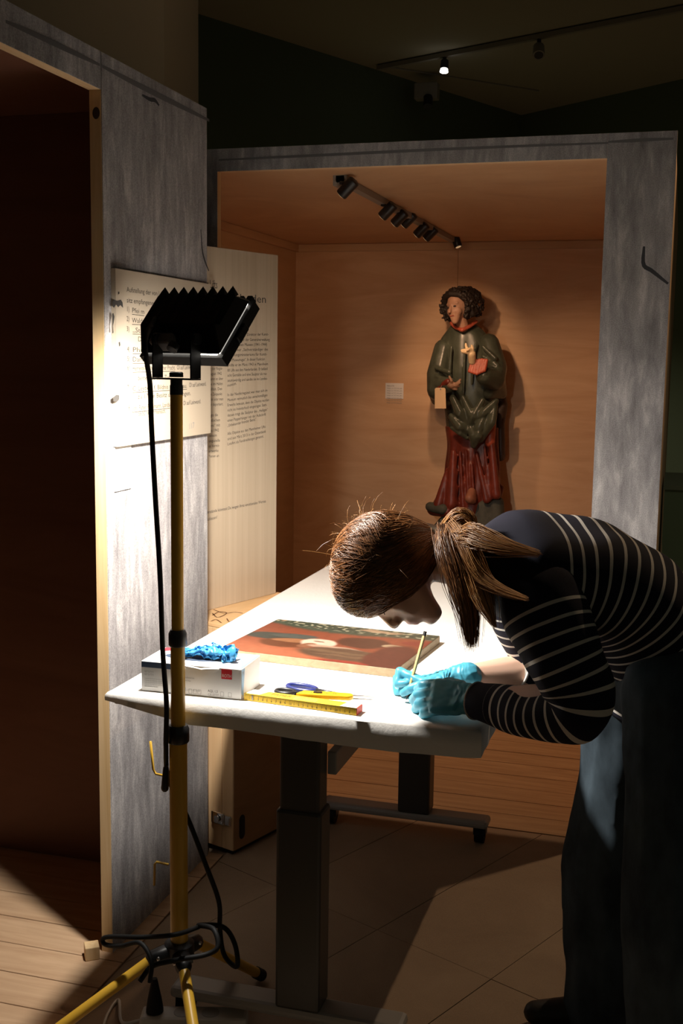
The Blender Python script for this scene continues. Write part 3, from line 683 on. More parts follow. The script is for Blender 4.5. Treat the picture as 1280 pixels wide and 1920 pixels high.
# ---- paper slip and pencil
sl = [onZ(x, y, TZ) for x, y in ((755, 1316), (764, 1329), (800, 1325), (785, 1308))]
tag(flat('paper_slip', sl, (0, 0, 1), PAPER, None, .0006, .0003), 'small white paper slip under the pencil tip', 'paper')
PT, PE = onZ(761, 1313, TZ+.0015), onY(797, 1184, 2.285)
pcl = thing('pencil', 'wooden pencil with dark end held in the blue gloved hand', 'pencil'); pd = (PE-PT).normalized()
PL = (PE-PT).length
MB().tube([PT+pd*.022, PE-pd*.010], .0038, 6).build('shaft', wood('pencil_wood', (.72, .42, .17), (.80, .52, .25), (50, 50, 50)), pcl)
MB().tube([PT+pd*.006, PT+pd*.022], [.0012, .0038], 10).build('cone', mat('pencil_dark', (.03, .025, .02), .5), pcl); MB().tube([PT, PT+pd*.0061], [.0003, .0012], 8).build('lead', BLK, pcl)
MB().tube([PE-pd*.010, PE], .0039, 6).build('end_cap', BLK, pcl)
# ================================================================== WORK LIGHT ON TRIPOD
LY = 2.05; LX = onY(332, 1000, LY).x
def lz(y): return onY(332, y, LY).z
st = thing('tripod_stand', 'yellow telescopic tripod stand in front of the table', 'stand')
MB().tube([(LX, LY, lz(735)), (LX, LY, lz(1200))], .0122, 24).build('upper_tube', YEL, st, True, auto=40)
MB().tube([(LX, LY, lz(1195)), (LX, LY, lz(1378))], .0146, 24).build('middle_tube', YEL, st, True, auto=40)
MB().tube([(LX, LY, lz(1375)), (LX, LY, lz(1775))], .0182, 24).build('lower_tube', YEL, st, True, auto=40)
for a, b, r in ((1180, 1211, .0185), (1359, 1391, .0225)):
    z0, z1 = lz(b), lz(a)
    MB().tube([(LX, LY, z0), (LX, LY, z0+.003), (LX, LY, z1-.008), (LX, LY, z1)], [r-.002, r, r, r-.004], 24).build('collar', BLK, st, True, auto=35)
MB().tube([(LX, LY, lz(740)), (LX, LY, lz(722))], .0128, 20).build('head_socket', BLK, st, True, auto=40)
for (x0, y0, x1, y1, x2, y2) in ((314, 1456, 288, 1450, 282, 1390), (316, 1621, 290, 1615, 289, 1660)):
    P = [onY(x, y, LY) for x, y in ((x0, y0), (x1, y1), (x2, y2))]
    h = MB().tube([P[0], P[0]+(P[1]-P[0])*.85, P[1]+(P[2]-P[1])*.12, P[2]], .0026, 8).build('locking_handle', YEL if y0 < 1500 else mat('brass_wire', (.5, .3, .05), .35), st, True)
MB().hull([(onY(311, 1440, LY), .006), (onY(309, 1478, LY), .008)]).build('clamp_wedge', BLK, st, True)
HZ = lz(1782)
hub = MB().tube([(LX, LY, HZ-.012), (LX, LY, HZ-.008), (LX, LY, HZ+.018), (LX, LY, HZ+.024)], [.024, .031, .031, .022], 24).build('hub', BLK, st, True, auto=40)
ends = [V((-1.245, 1.80, .012)), V((-.70, 1.69, .012)), V((-.862, 2.345, .012))]
for e in ends:
    d = V((e.x-LX, e.y-LY, 0)).normalized(); a = V((LX, LY, HZ))+d*.055+V((0, 0, -.006))
    MB().hull([(V((LX, LY, HZ))+d*.02, .020), (a, .017)]).build('leg_joint', BLK, hub, True)
    MB().tube([V((LX, LY, HZ))+d*.048-d.cross(V((0, 0, 1)))*.020, V((LX, LY, HZ))+d*.048+d.cross(V((0, 0, 1)))*.020], .004, 8).build('bolt', STEEL, hub, True)
    lg = MB().tube([a, e], .0115, 18).build('leg', YEL, st, True, auto=40)
    ax = (e-a).normalized(); MB().tube([e-ax*.03, e], .0138, 16).build('rubber_foot', BLKR, lg, True, auto=40)
# lamp head
def rf_(r, u, f): return RT*r+UP*u+FW*f
E1 = rf_(.1770, -.0194, -.1150); E2 = rf_(.0570, .1225, .0672); LW, LH = E1.length, E2.length; E1.normalize(); E2 = (E2-E1*E2.dot(E1)).normalized()
NL = E1.cross(E2)
if NL.dot(FW) < 0: NL = -NL
FC = onY(377, 629, 2.135)
fl = thing('work_light', 'black finned halogen work light tilted over the table on the yellow stand', 'lamp')
LM = Matrix(((E1.x, E2.x, NL.x, FC.x), (E1.y, E2.y, NL.y, FC.y), (E1.z, E2.z, NL.z, FC.z), (0, 0, 0, 1)))
def L(a, b, c): return LM @ V((a, b, c))
hw, hh = LW/2, LH/2
def frame(name, o, i, z0, z1, m, par):
    mb = MB()
    for (x0, x1, y0, y1) in ((-o[0], o[0], -o[1], -i[1]), (-o[0], o[0], i[1], o[1]), (-o[0], -i[0], -i[1], i[1]), (i[0], o[0], -i[1], i[1])): mb.box((x0, y0, z0), (x1, y1, z1), LM)
    return mb.build(name, m, par)
frame('front_rim', (hw, hh), (hw-.014, hh-.014), -.020, .004, BLKM, fl)
bw0, bh0, bw1, bh1 = hw-.004, hh-.004, .095, .040; D0, D1 = -.0245, -.066
vb = [L(s*bw0, t*bh0, D0) for s, t in ((-1, -1), (1, -1), (1, 1), (-1, 1))]+[L(s*bw1-.004, t*bh1+.008, D1) for s, t in ((-1, -1), (1, -1), (1, 1), (-1, 1))]
MB().add(vb, [(0, 1, 2, 3), (7, 6, 5, 4), (0, 4, 5, 1), (1, 5, 6, 2), (2, 6, 7, 3), (3, 7, 4, 0)]).build('housing', BLKM, fl, bevel=.003)
for i in range(8):                                      # cooling fins: triangular ridges over the back
    x = -.0875+i*.0250; w2 = .0132; pr = []
    for (b, c, db, dc) in ((-bh1+.012, D1+.004, 0, -.004), (bh1+.004, D1+.004, .006, -.010), (bh1+.014, D1+.008, .012, -.012)):
        pr += [L(x-w2, b, c), L(x+w2, b, c), L(x, b+db, c+dc)]
    MB().add(pr, [(0, 2, 1), (6, 7, 8), (0, 1, 4, 3), (1, 2, 5, 4), (2, 0, 3, 5), (3, 4, 7, 6), (4, 5, 8, 7), (5, 3, 6, 8)]).build('cooling_fin', BLKM, fl)
gl = MB().box((-hw+.010, -hh+.010, -.0235), (hw-.010, hh-.010, -.0205), LM).build('glass_edge', GLOW, fl)
MB().box((.030, -hh+.0065, -.0238), (hw-.014, -hh+.0095, -.0205), LM).build('rim_glint', GLOW, fl)  # glowing strip imitates the line of light leaking along the rim
MB().box((hw-.0095, -hh+.012, -.0238), (hw-.0080, hh-.02, -.0203), LM).build('rim_glint', mat('glow_soft', (1, 1, 1), .5, emit=(1, .93, .82), es=.5), fl)  # same glint on the right edge, as a faint emissive strip
e1h = V((E1.x, E1.y, 0)).normalized(); dph = V((-e1h.y, e1h.x, 0)); pz0 = onY(331, 709, LY).z; bc = V((LX, LY, pz0))
BM = Matrix(((e1h.x, dph.x, 0, bc.x), (e1h.y, dph.y, 0, bc.y), (0, 0, 1, bc.z), (0, 0, 0, 1)))
br = MB().box((-.050, -.014, -.003), (.050, .014, 0), BM).build('bracket', BLKM, fl)
MB().box((-.050, -.014, 0.0002), (-.047, .014, .085), BM).build('bracket_arm', BLKM, br); MB().box((.047, -.014, .0002), (.050, .014, .085), BM).build('bracket_arm', BLKM, br)
MB().tube([bc+V((0, 0, .002)), bc+V((0, 0, .010)), bc+V((0, 0, .012))], [.0135, .0135, .011], 20).build('top_knob', BLK, br, True, auto=40)
MB().tube([bc+V((0, 0, -.014)), bc+V((0, 0, -.003))], .0118, 16).build('socket_stud', BLK, br)
for s in (-1, 1): MB().tube([V(BM @ V((s*.046, 0, .075))), V(BM @ V((s*.056, 0, .075)))], .011, 12).build('pivot_bolt', BLK, br)
jb = [L(a, b, c) for a, b, c in ((-.055, -hh+.012, -.034), (-.005, -hh+.012, -.034), (-.012, -hh+.04, -.080), (-.048, -hh+.04, -.080))]
MB().box((-.060, -hh+.004, -.060), (-.006, -hh+.03, -.028), LM).build('junction_box', mat('grey_box', (.10, .09, .08), .3), fl, bevel=.006)
MB().tube([L(.004, -hh+.006, -.05), L(.004, -hh-.008, -.05)], .011, 14).build('side_knob', BLK, fl, True, auto=40)
for a, wd in ((hw-.040, .010), (hw-.022, .013)): MB().box((a, hh-.004, -.022), (a+wd, hh+.012, -.004), LM).build('rim_clip', BLKM, fl, bevel=.002)
MB().box((hw-.002, -.020, -.018), (hw+.007, .018, 0), LM).build('rim_hinge', BLKM, fl, bevel=.002)
# the halogen tube: a trough reflector throws the light wide sideways and cuts it off above and below
ld = bpy.data.lights.new('halogen_light', 'POINT'); ld.shadow_soft_size = .035; ld.energy = FLOOD_W; ld.color = (1, .94, .86); ld.use_nodes = True
lt = ld.node_tree; em = lt.nodes['Emission']; tcn = lt.nodes.new('ShaderNodeTexCoord'); sx = lt.nodes.new('ShaderNodeSeparateXYZ'); lt.links.new(tcn.outputs['Normal'], sx.inputs[0])
def lmap(o, a, b, c, d):
    q = lt.nodes.new('ShaderNodeMapRange'); q.interpolation_type = 'SMOOTHSTEP'; lt.links.new(o, q.inputs[0])
    for k, v in zip((1, 2, 3, 4), (a, b, c, d)): q.inputs[k].default_value = v
    return q.outputs[0]
up_ = lmap(sx.outputs['Y'], .15, .78, 1, 0); fw_ = lmap(sx.outputs['Z'], -.85, .02, 1, 0)
mm = lt.nodes.new('ShaderNodeMath'); mm.operation = 'MULTIPLY'; lt.links.new(up_, mm.inputs[0]); lt.links.new(fw_, mm.inputs[1]); lt.links.new(mm.outputs[0], em.inputs['Strength'])
lo = bpy.data.objects.new('halogen_light', ld); C.objects.link(lo)
lm = Matrix((E1 if E1.cross(E2).dot(-NL) > 0 else -E1, E2, -NL)).transposed().to_4x4(); lm.translation = FC+NL*.030-E1*.045
lo.matrix_world = lm; lo.parent = fl
# supply cable down the stand, loops at the hub, plug and socket strip
def cable(name, pts, r, m, label, par=None, n=110):
    P = [tuple(p) for p in spl([tuple(q) for q in pts], n)]; o = MB().tube(P, r, 10).build(name, m, par, True)
    if label: tag(o, label, 'cable')
    return o
CY = 2.012
pts = [L(-.062, -.02, -.07)]+[onY(x, y, yy) for x, y, yy in ((272, 640, 1.99), (281, 720, CY), (284, 800, CY), (291, 930, CY), (300, 1080, CY), (305, 1220, CY), (312, 1320, CY), (311, 1400, 2.03), (316, 1460, 2.082), (350, 1530, 2.085), (385, 1620, 2.09), (410, 1690, 2.11), (412, 1740, 2.12), (420, 1790, 2.11), (444, 1812, 2.09))]
pts += [onY(440, 1770, 2.10), onY(418, 1738, 2.12), onY(372, 1735, 2.06), onY(400, 1742, 2.02), onY(408, 1775, 2.0), onY(385, 1790, 1.99), onY(330, 1800, 1.96), onY(285, 1812, 1.955), onY(262, 1840, 1.94)]
cable('lamp_cable', pts, .0052, BLKR, 'black rubber cable running from the work light down the yellow stand', None, 180)
cable('lamp_cable', [onY(372, 1738, 2.05), onY(330, 1752, 1.955), onY(270, 1757, 1.97), onY(200, 1757, 2.0), onY(196, 1770, 2.0), onY(225, 1774, 1.98), onY(262, 1768, 1.96), onY(283, 1800, 1.94), onY(281, 1842, 1.93)], .0048, BLKR, 'black cable loop left of the tripod hub ending in the plug')
sp = onZ(290, 1893, .045); ssd = V((.96, .28, 0)).normalized()
SM = Matrix(((ssd.x, -ssd.y, 0, sp.x), (ssd.y, ssd.x, 0, sp.y), (0, 0, 1, 0), (0, 0, 0, 1)))
WPL = mat('white_plastic', (.62, .60, .56), .45)
strip = thing('power_strip', 'white socket strip on the floor below the tripod hub', 'power strip')
box('strip_body', (-.03, -.028, .001), (.20, .028, .040), WPL, strip, .008, SM)
for i in range(3): MB().tube([SM @ V((i*.06, 0, .0402)), SM @ V((i*.06, 0, .0412))], .019, 20).build('socket_ring', mat('socket_grey', (.4, .39, .37), .5), strip)
plug = thing('power_plug', 'black plug standing in the white socket strip', 'plug'); q = SM @ V((0, 0, .0415))
MB().tube([q, q+V((0, 0, .006)), q+V((0, 0, .030)), q+V((0, 0, .060)), q+V((0, 0, .075))], [.0185, .0185, .015, .009, .006], 20).build('plug_body', BLKR, plug, True, auto=50)
cable('strip_cable', [SM @ V((-.03, 0, .02)), SM @ V((-.07, -.005, .018)), onZ(222, 1875, .006), onZ(200, 1905, .006), onZ(185, 1960, .006)], .0035, WPL, 'white cable leaving the socket strip to the left')

# ================================================================== STATUE
SYc = 5.86
def sp_(x, y, Y=SYc): return onY(x, y, Y)
def woodpaint(name, c, r=.45, var=.25):
    m = mat(name, c, r, spec=.4); n = noisy(m, pos(m, (28, 28, 18)), 1, 6, .65)
    base(m, ramp(m, n, [(.3, tuple(q*(1-var) for q in c)), (.6, c), (.78, tuple(min(1, q*(1+1.3*var)+.01) for q in c))])); bump(m, n, .15, .003); return m
GREEN = woodpaint('aged_green_paint', (.060, .070, .050), .30, .4); REDP = woodpaint('aged_red_paint', (.17, .030, .018), .4, .4); REDB = woodpaint('bright_red_paint', (.42, .085, .045), .42, .3)
FLESH = woodpaint('aged_flesh', (.46, .26, .17), .5, .2); GOLDH = woodpaint('pale_flesh', (.62, .47, .28), .45, .15); HAIRW = woodpaint('dark_hair_paint', (.022, .015, .011), .6, .4); ROCK = woodpaint('rock_paint', (.07, .072, .055), .7, .4)
sa = thing('carved_statue', 'carved painted wooden saint in green tunic and red robe hung at the crate back wall', 'statue')
def lofty(rows, dep, fold=0, k=9, n=72, ph=0, sub=26, hem=None, twist=.6, Yc=SYc):
    """rows: (left px, right px, y px, depth factor)"""
    R = spl([(a, b, y, d) for a, b, y, d in rows], sub); secs = []
    for a, b, y, d in R:
        l, r = sp_(a, y, Yc), sp_(b, y, Yc); c = (l+r)/2; hwid = (r-l).length/2
        secs.append((c, V((hwid, 0, 0)), V((0, -hwid*d, 0))))
    def fd(i, t):
        u = i/(sub-1); fr = max(0, math.sin(t))
        return 1+fold*(.35+.65*fr)*(math.sin(k*t+twist*u*4+ph)+.6*math.sin((k*1.7)*t-1.3*u*3+ph*2))*(.25+.75*min(1, u*1.6))
    return MB().loft(secs, n, fd if fold else None)
# red robe with long folds
mb = lofty([(834, 934, 800, .55), (838, 934, 835, .6), (835, 936, 870, .62), (832, 936, 900, .64), (822, 936, 930, .64), (812, 938, 950, .64), (806, 938, 962, .6)], 1, .085, 8, 96, .5, 40)
for (x0, y0, x1, y1, r0_, r1_) in ((850, 848, 846, 945, .016, .036), (862, 846, 868, 952, .008, .013), (893, 850, 912, 938, .010, .020), (908, 838, 918, 936, .008, .012), (921, 830, 930, 928, .016, .026), (884, 870, 888, 928, .007, .010), (838, 880, 822, 948, .010, .030), (873, 845, 878, 940, .006, .008)):
    mb.hull([(sp_(x0, y0, SYc-.095), r0_), (sp_(x1, y1, SYc-.115), r1_)])
mb.hull([(sp_(812, 955, SYc-.06), .035), (sp_(838, 960, SYc-.12), .03)]); mb.hull([(sp_(930, 935, SYc-.02), .028), (sp_(938, 915, SYc), .02)])
mb.remesh('red_robe', REDP, sa, .006, 6)
mb = MB(); mb.hull([(sp_(922, 758, SYc-.09), .010), (sp_(923, 785, SYc-.08), .020), (sp_(918, 830, SYc-.09), .026)]); mb.remesh('robe_fold', REDB, sa, .005, 3)
# tunic: upper body
mb = lofty([(846, 892, 608, .7), (836, 908, 622, .65), (824, 922, 640, .55), (817, 932, 668, .52), (816, 936, 700, .52), (822, 934, 735, .54), (832, 930, 768, .56), (836, 930, 800, .58), (842, 930, 822, .54)], 1, .035, 7, 96, 1.0, 40)
# broken drapery at the lap: angular ridges
for pts, r in (([(848, 745), (862, 775), (878, 795)], .026), ([(866, 742), (882, 775), (880, 800)], .020), ([(905, 750), (888, 778), (880, 800)], .024), ([(930, 752), (905, 775), (885, 792)], .024),
               ([(845, 780), (862, 800), (878, 808)], .026), ([(928, 762), (922, 790), (900, 825)], .026), ([(915, 768), (898, 800), (888, 834)], .028), ([(880, 798), (886, 815), (888, 836)], .024), ([(846, 802), (862, 812), (876, 822)], .016),
               ([(902, 795), (896, 815), (888, 832)], .03)):
    P = [sp_(x, y, SYc-.150-.025*(i == 1)) for i, (x, y) in enumerate(pts)]; mb.chain(P, [r*.7, r, r*.75], 1)
for pts, r in (([(846, 650), (842, 700), (850, 742)], .014), ([(872, 640), (870, 690), (868, 740)], .010), ([(892, 640), (886, 680), (884, 720)], .012)):
    P = [sp_(x, y, SYc-.105) for x, y in pts]; mb.chain(P, [r*.6, r, r*.7], 1)
mb.remesh('green_tunic', GREEN, sa, .0055, 3)
# sleeves
mb = MB(); mb.chain([sp_(832, 655, SYc-.02), sp_(822, 700, SYc-.06), sp_(820, 732, SYc-.10)], [.055, .062, .055]); mb.hull([(sp_(820, 722, SYc-.09), .052), (sp_(842, 722, SYc-.16), .040)]); mb.hull([(sp_(820, 735, SYc-.06), .05), (sp_(816, 752, SYc-.03), .022)])
for dy in (0, 16, 30): mb.hull([(sp_(818, 690+dy, SYc-.13), .012), (sp_(842, 698+dy, SYc-.17), .014)])
mb.remesh('sleeve', GREEN, sa, .006, 3)
mb = MB(); mb.chain([sp_(916, 645, SYc-.02), sp_(928, 690, SYc-.07), sp_(926, 712, SYc-.12), sp_(908, 705, SYc-.20)], [.055, .062, .058, .046])
mb.hull([(sp_(928, 715, SYc-.08), .055), (sp_(940, 738, SYc), .03), (sp_(915, 738, SYc-.08), .03)])
for (a, b) in (((905, 650), (928, 672)), ((905, 668), (932, 686)), ((925, 690), (934, 705)), ((918, 693), (928, 708))): mb.hull([(sp_(*a, SYc-.11), .010), (sp_(*b, SYc-.13), .015)])
mb.remesh('sleeve', GREEN, sa, .006, 3)
mb = MB()
for i in range(7): x = 882+i*4.6; mb.hull([(sp_(x+3, 674+abs(i-4)*.6, SYc-.235), .007), (sp_(x-2, 696+i*1.5-max(0, i-3)*3.5, SYc-.250), .0095)])
mb.hull([(sp_(890, 682, SYc-.20), .024), (sp_(905, 684, SYc-.19), .026)]); mb.remesh('red_cuff', REDB, sa, .0032, 1)
mb = MB(); mb.hull([(sp_(826, 728, SYc-.14), .026), (sp_(840, 716, SYc-.19), .018)]); mb.remesh('red_cuff', REDP, sa, .005, 2)
# dark mantle strip at the back right
mb = MB()
for (a, b) in (((930, 690), (942, 760)), ((942, 760), (938, 790)), ((936, 770), (938, 856))): mb.hull([(sp_(*a, SYc+.06), .028), (sp_(*b, SYc+.06), .026)])
mb.remesh('mantle', woodpaint('mantle_dark', (.05, .03, .022), .5), sa, .006, 3)
# head, neck
def shead(x, y, Y, r): return (sp_(x, y, Y), r)
mb = MB(); mb.hull([shead(868, 618, SYc-.05, .038), shead(862, 595, SYc-.07, .036)]); HCs = sp_(857, 575, SYc-.10)
fwd = V((-.45, -.85, -.10)).normalized(); upv = V((-.16, 0, .98)); upv = (upv-fwd*upv.dot(fwd)).normalized(); sdv = fwd.cross(upv)
def hp_(f, u, s): return HCs+fwd*f+upv*u+sdv*s
mb.ell(hp_(-.01, .02, 0), (fwd*.075, upv*.085, sdv*.062)); mb.hull([(hp_(.03, -.02, .0), .045), (hp_(.045, -.075, 0), .022)])
mb.hull([(hp_(.062, .018, 0), .008), (hp_(.086, -.018, 0), .011)]); mb.hull([(hp_(.062, -.046, .014), .008), (hp_(.062, -.046, -.014), .008)])
for s in (-1, 1): mb.hull([(hp_(.055, .028, s*.012), .009), (hp_(.047, .028, s*.038), .008)]); mb.ell(hp_(.036, -.018, s*.030), (fwd*.024, upv*.030, sdv*.022), 2)
mb.remesh('head', FLESH, sa, .0040, 5)
mb = MB(); mb.hull([(hp_(.066, -.044, .012), .006), (hp_(.066, -.044, -.012), .006)]); mb.remesh('mouth', mat('lip_paint', (.3, .08, .05), .5), sa, .002, 1)
for s in (-1, 1): MB().ell(hp_(.058, .010, s*.024), (fwd*.006, upv*.006, sdv*.011), 2).build('eye', mat('eye_dark', (.05, .035, .03), .4), sa, True)
mb = MB(); rnd = random.Random(3)
for i in range(900):                                    # fine carved curls framing the face
    ph = rnd.uniform(-2.35, 2.35); dpt = rnd.uniform(-.13, .045); rr = .088+.020*rnd.random()*(1 if dpt > 0 else .7)+(.014 if dpt < 0 else 0)*math.sqrt(max(0, 1-(dpt/.13)**2))
    q = rnd.uniform(.006, .010); mb.ell(hp_(dpt, .008+rr*math.cos(ph)*1.02, rr*math.sin(ph)*1.0), (V((q, 0, 0)), V((0, q, 0)), V((0, 0, q))), 1)
mb.ell(hp_(-.055, .022, 0), (fwd*.080, upv*.102, sdv*.098))
for s in (-1, 1): mb.hull([(hp_(-.03, .04, s*.078), .028), (hp_(-.02, -.05, s*.088), .022), (hp_(.01, .03, s*.082), .018)])
mb.hull([(hp_(.005, .092, .05), .018), (hp_(.005, .092, -.05), .018), (hp_(-.05, .09, 0), .03)]); mb.chain([hp_(.01, .03, .084), hp_(.035, .075, .055), hp_(.048, .088, 0), hp_(.035, .075, -.055), hp_(.01, .03, -.084)], [.018, .019, .019, .019, .018])
mb.remesh('hair', HAIRW, sa, .0042, 1)
mb = MB(); R_ = [sp_(x, y, SYc-.10+.05*abs(x-868)/25) for x, y in ((846, 606), (854, 614), (866, 619), (880, 612), (892, 603))]; mb.chain(R_, [.012]*5, 1); mb.remesh('red_collar', REDB, sa, .004, 2)
for o in [q for q in sa.children if q.name.split('.')[0] in ('head', 'hair', 'mouth', 'eye')]:
    for v in o.data.vertices: v.co = HCs+V((.003, 0, -.006))+(v.co-HCs)*.83
# hands
def shand(name, wrist, palm, fing, m, r=.011):
    mb = MB(); mb.hull([(wrist, .019), (palm, .021)])
    for f in fing: mb.chain([palm]+f, [.013]+[r*.8]*(len(f)-1)+[r*.62], 1)
    return mb.remesh(name, m, sa, .0032, 3)
YH = SYc-.26
shand('hand', sp_(885, 678, YH+.02), sp_(884, 664, YH), [[sp_(875, 656, YH-.01), sp_(865, 657, YH-.02)], [sp_(874, 661, YH-.02), sp_(866, 660, YH-.03)], [sp_(886, 654, YH-.01), sp_(884, 648, YH-.01)], [sp_(874, 652, YH+.01), sp_(873, 645, YH+.01)], [sp_(880, 654, YH-.02), sp_(876, 657, YH-.03)]], GOLDH)
YH2 = SYc-.19
shand('hand', sp_(836, 722, YH2+.03), sp_(846, 722, YH2), [[sp_(856, 719, YH2-.01), sp_(863, 712, YH2-.01)], [sp_(856, 723, YH2-.01), sp_(862, 718, YH2-.02)], [sp_(854, 726, YH2), sp_(860, 724, YH2-.01)], [sp_(850, 729, YH2), sp_(856, 730, YH2)], [sp_(846, 714, YH2-.02), sp_(842, 706, YH2-.02)]], woodpaint('dark_flesh', (.28, .16, .10), .5))
# foot and base
mb = MB(); mb.hull([(sp_(884, 922, SYc-.13), .022), (sp_(880, 935, SYc-.17), .026), (sp_(886, 938, SYc-.15), .02)]); mb.remesh('foot', woodpaint('foot_paint', (.30, .12, .07), .5), sa, .004, 2)
mb = MB(); zb = .47
def rk(x, y, Y): p = sp_(x, y, Y); return p
mb.hull([(V((sp_(812, 960).x, SYc-.10, zb+.035)), .034), (V((sp_(812, 960).x, SYc+.05, zb+.035)), .034), (V((sp_(940, 960).x, SYc-.10, zb+.035)), .03), (V((sp_(938, 960).x, SYc+.05, zb+.035)), .034), (sp_(934, 942, SYc-.06), .03), (sp_(850, 958, SYc-.08), .03)])
mb.hull([(sp_(806, 950, SYc-.10), .026), (sp_(830, 955, SYc-.13), .03)]); mb.remesh('rock_base', ROCK, sa, .006, 2)
# paint losses on the tunic shoulder: small pale flakes
tgp = [sp_(x, y, SYc-.245) for x, y in ((815, 727), (835, 727), (836, 766), (815, 766))]
tg = thing('hang_tag', 'tan cardboard tag hanging from the statue forearm', 'tag')
flat('tag_card', [tgp[0]+V((.006, 0, 0)), tgp[1]-V((.006, 0, 0)), tgp[1]-V((0, 0, .006)), tgp[2], tgp[3], tgp[0]-V((0, 0, .006))], (0, -1, 0), mat('tag_tan', (.60, .42, .24), .7), tg, 0, .0015)
MB().tube([onY(825.5, 729, SYc-.247), onY(825.5, 729, SYc-.250)], .0035, 10).build('eyelet', DARKST, tg)
MB().tube([onY(825.5, 729, SYc-.248), sp_(828, 722, SYc-.17)], .0012, 6).build('string', INK_GREY, tg)
pdl = thing('plinth', 'dark plinth under the carved statue, hidden behind the bending woman', 'plinth')
box('plinth_body', (-1.42, 5.66, .002), (-.86, 6.03, zb-.001), ROCK, pdl, .004)
t = thing('wall_label', 'small white text label on the plywood wall left of the statue', 'label')
a, b = onY(723, 718, BY), onY(756, 748, BY)
lp = box('label_sheet', (a.x, BY-.004, b.z), (b.x, BY-.0005, a.z), PAPER, t)
for i in range(8): text('Heiliger, um 1510, Holz, gefasst'[:18 if i == 0 else 30], V((a.x+.008, BY-.004, a.z-.018-i*.013)), (1, 0, 0), (0, -1, 0), .010, (b.x-a.x)*(.4 if i == 0 else .85), INK if i == 0 else INK_GREY, lp)
# ================================================================== PERSON
def pp(x, y, Y): return onY(x, y, Y)
SKIN = mat('skin', (.62, .36, .25), .5); sk = SKIN.node_tree.nodes['Principled BSDF']
sk.inputs['Subsurface Weight'].default_value = .12; sk.inputs['Subsurface Radius'].default_value = (.01, .004, .002)
la = nd(SKIN, 'ShaderNodeAttribute', attribute_name='lip')
base(SKIN, mixc(SKIN, la.outputs['Fac'], (.74, .47, .35), (.60, .19, .15)))
LAT = V((.41, -.91, 0)).normalized()                    # towards her left shoulder (the visitor's side)
HC = pp(736, 1070, 2.112)
# head frame: crown, face, left
crown = (RT*-.955+UP*.20+FW*.10).normalized(); face = (RT*-.20+UP*-.96+FW*-.05); face = (face-crown*face.dot(crown)).normalized(); left = crown.cross(face)
if left.dot(FW) > 0: left = -left
def hd(c, f, l): return HC+crown*c+face*f+left*l
body = MB()
body.ell(hd(.012, -.008, 0), (crown*.092, face*.092, left*.073))
body.hull([(hd(-.01, .035, 0), .056), (hd(-.045, .045, .0), .045)])                 # mid face
body.hull([(hd(-.04, .02, .032), .026), (hd(-.092, .062, .008), .018), (hd(-.04, .02, -.032), .026), (hd(-.092, .062, -.008), .018), (hd(-.05, .06, 0), .03)])   # jaw
body.hull([(hd(.012, .078, 0), .010), (hd(-.024, .099, 0), .0115)]); body.ell(hd(-.030, .094, .011), (crown*.008, face*.009, left*.008), 2); body.ell(hd(-.030, .094, -.011), (crown*.008, face*.009, left*.008), 2)   # nose
body.hull([(hd(-.052, .086, .014), .006), (hd(-.052, .089, 0), .0075), (hd(-.052, .086, -.014), .006)]); body.hull([(hd(-.064, .083, .012), .006), (hd(-.064, .087, 0), .0075), (hd(-.064, .083, -.012), .006)])  # lips
body.ell(hd(-.090, .072, 0), (crown*.015, face*.015, left*.017), 2)                # chin
for s in (-1, 1):
    body.ell(hd(-.022, .055, s*.035), (crown*.022, face*.022, left*.018), 2)       # cheeks
    body.hull([(hd(.022, .078, s*.012), .009), (hd(.020, .066, s*.042), .010)])    # brows
    body.hull([(hd(.005, -.015, s*.074), .010), (hd(-.03, -.008, s*.072), .008)])  # ears
NB = pp(912, 1062, 2.165)
body.hull([(hd(-.045, -.045, 0), .052), (NB, .050)])
# trunk, limbs
hipN, hipF = pp(1262, 1295, 2.15), pp(1186, 1262, 2.37)
kneeN = pp(1262, 1640, 2.13); kneeF = pp(1140, 1630, 2.40)
ankN = V((kneeN.x+.02, 2.13, .085)); ankF = onZ(1140, 1862, .085)
SPY = lambda x: 2.13+.17*min(1, max(0, (x-905)/360))
SPN = [(884, 1043, .050, .070), (898, 1048, .066, .105), (945, 1060, .098, .165), (1010, 1067, .107, .180), (1080, 1082, .115, .188), (1150, 1118, .117, .186), (1210, 1180, .119, .182), (1252, 1250, .124, .184), (1268, 1318, .126, .188)]
for i in range(len(SPN)-1):
    a, b = pp(*SPN[i][:2], SPY(SPN[i][0])), pp(*SPN[i+1][:2], SPY(SPN[i+1][0]))
    body.hull([(a+LAT*SPN[i][3]*.46, SPN[i][2]*.66), (a-LAT*SPN[i][3]*.46, SPN[i][2]*.66), (b+LAT*SPN[i+1][3]*.46, SPN[i+1][2]*.66), (b-LAT*SPN[i+1][3]*.46, SPN[i+1][2]*.66)], 1)
shN, elN, wrN = pp(1006, 1100, 2.05), pp(1085, 1318, 2.00), pp(888, 1312, 2.125)
shF, elF, wrF = pp(966, 1095, 2.36), pp(1014, 1262, 2.42), pp(852, 1271, 2.285)
body.chain([shN, elN], [.052, .043]); body.chain([elN, wrN], [.042, .021]); body.chain([shF, elF], [.052, .042]); body.chain([elF, elF+(wrF-elF)*.35, wrF], [.040, .041, .0225])
body.chain([hipN, kneeN, ankN], [.085, .056, .036]); body.chain([hipF, kneeF, ankF], [.085, .056, .036])
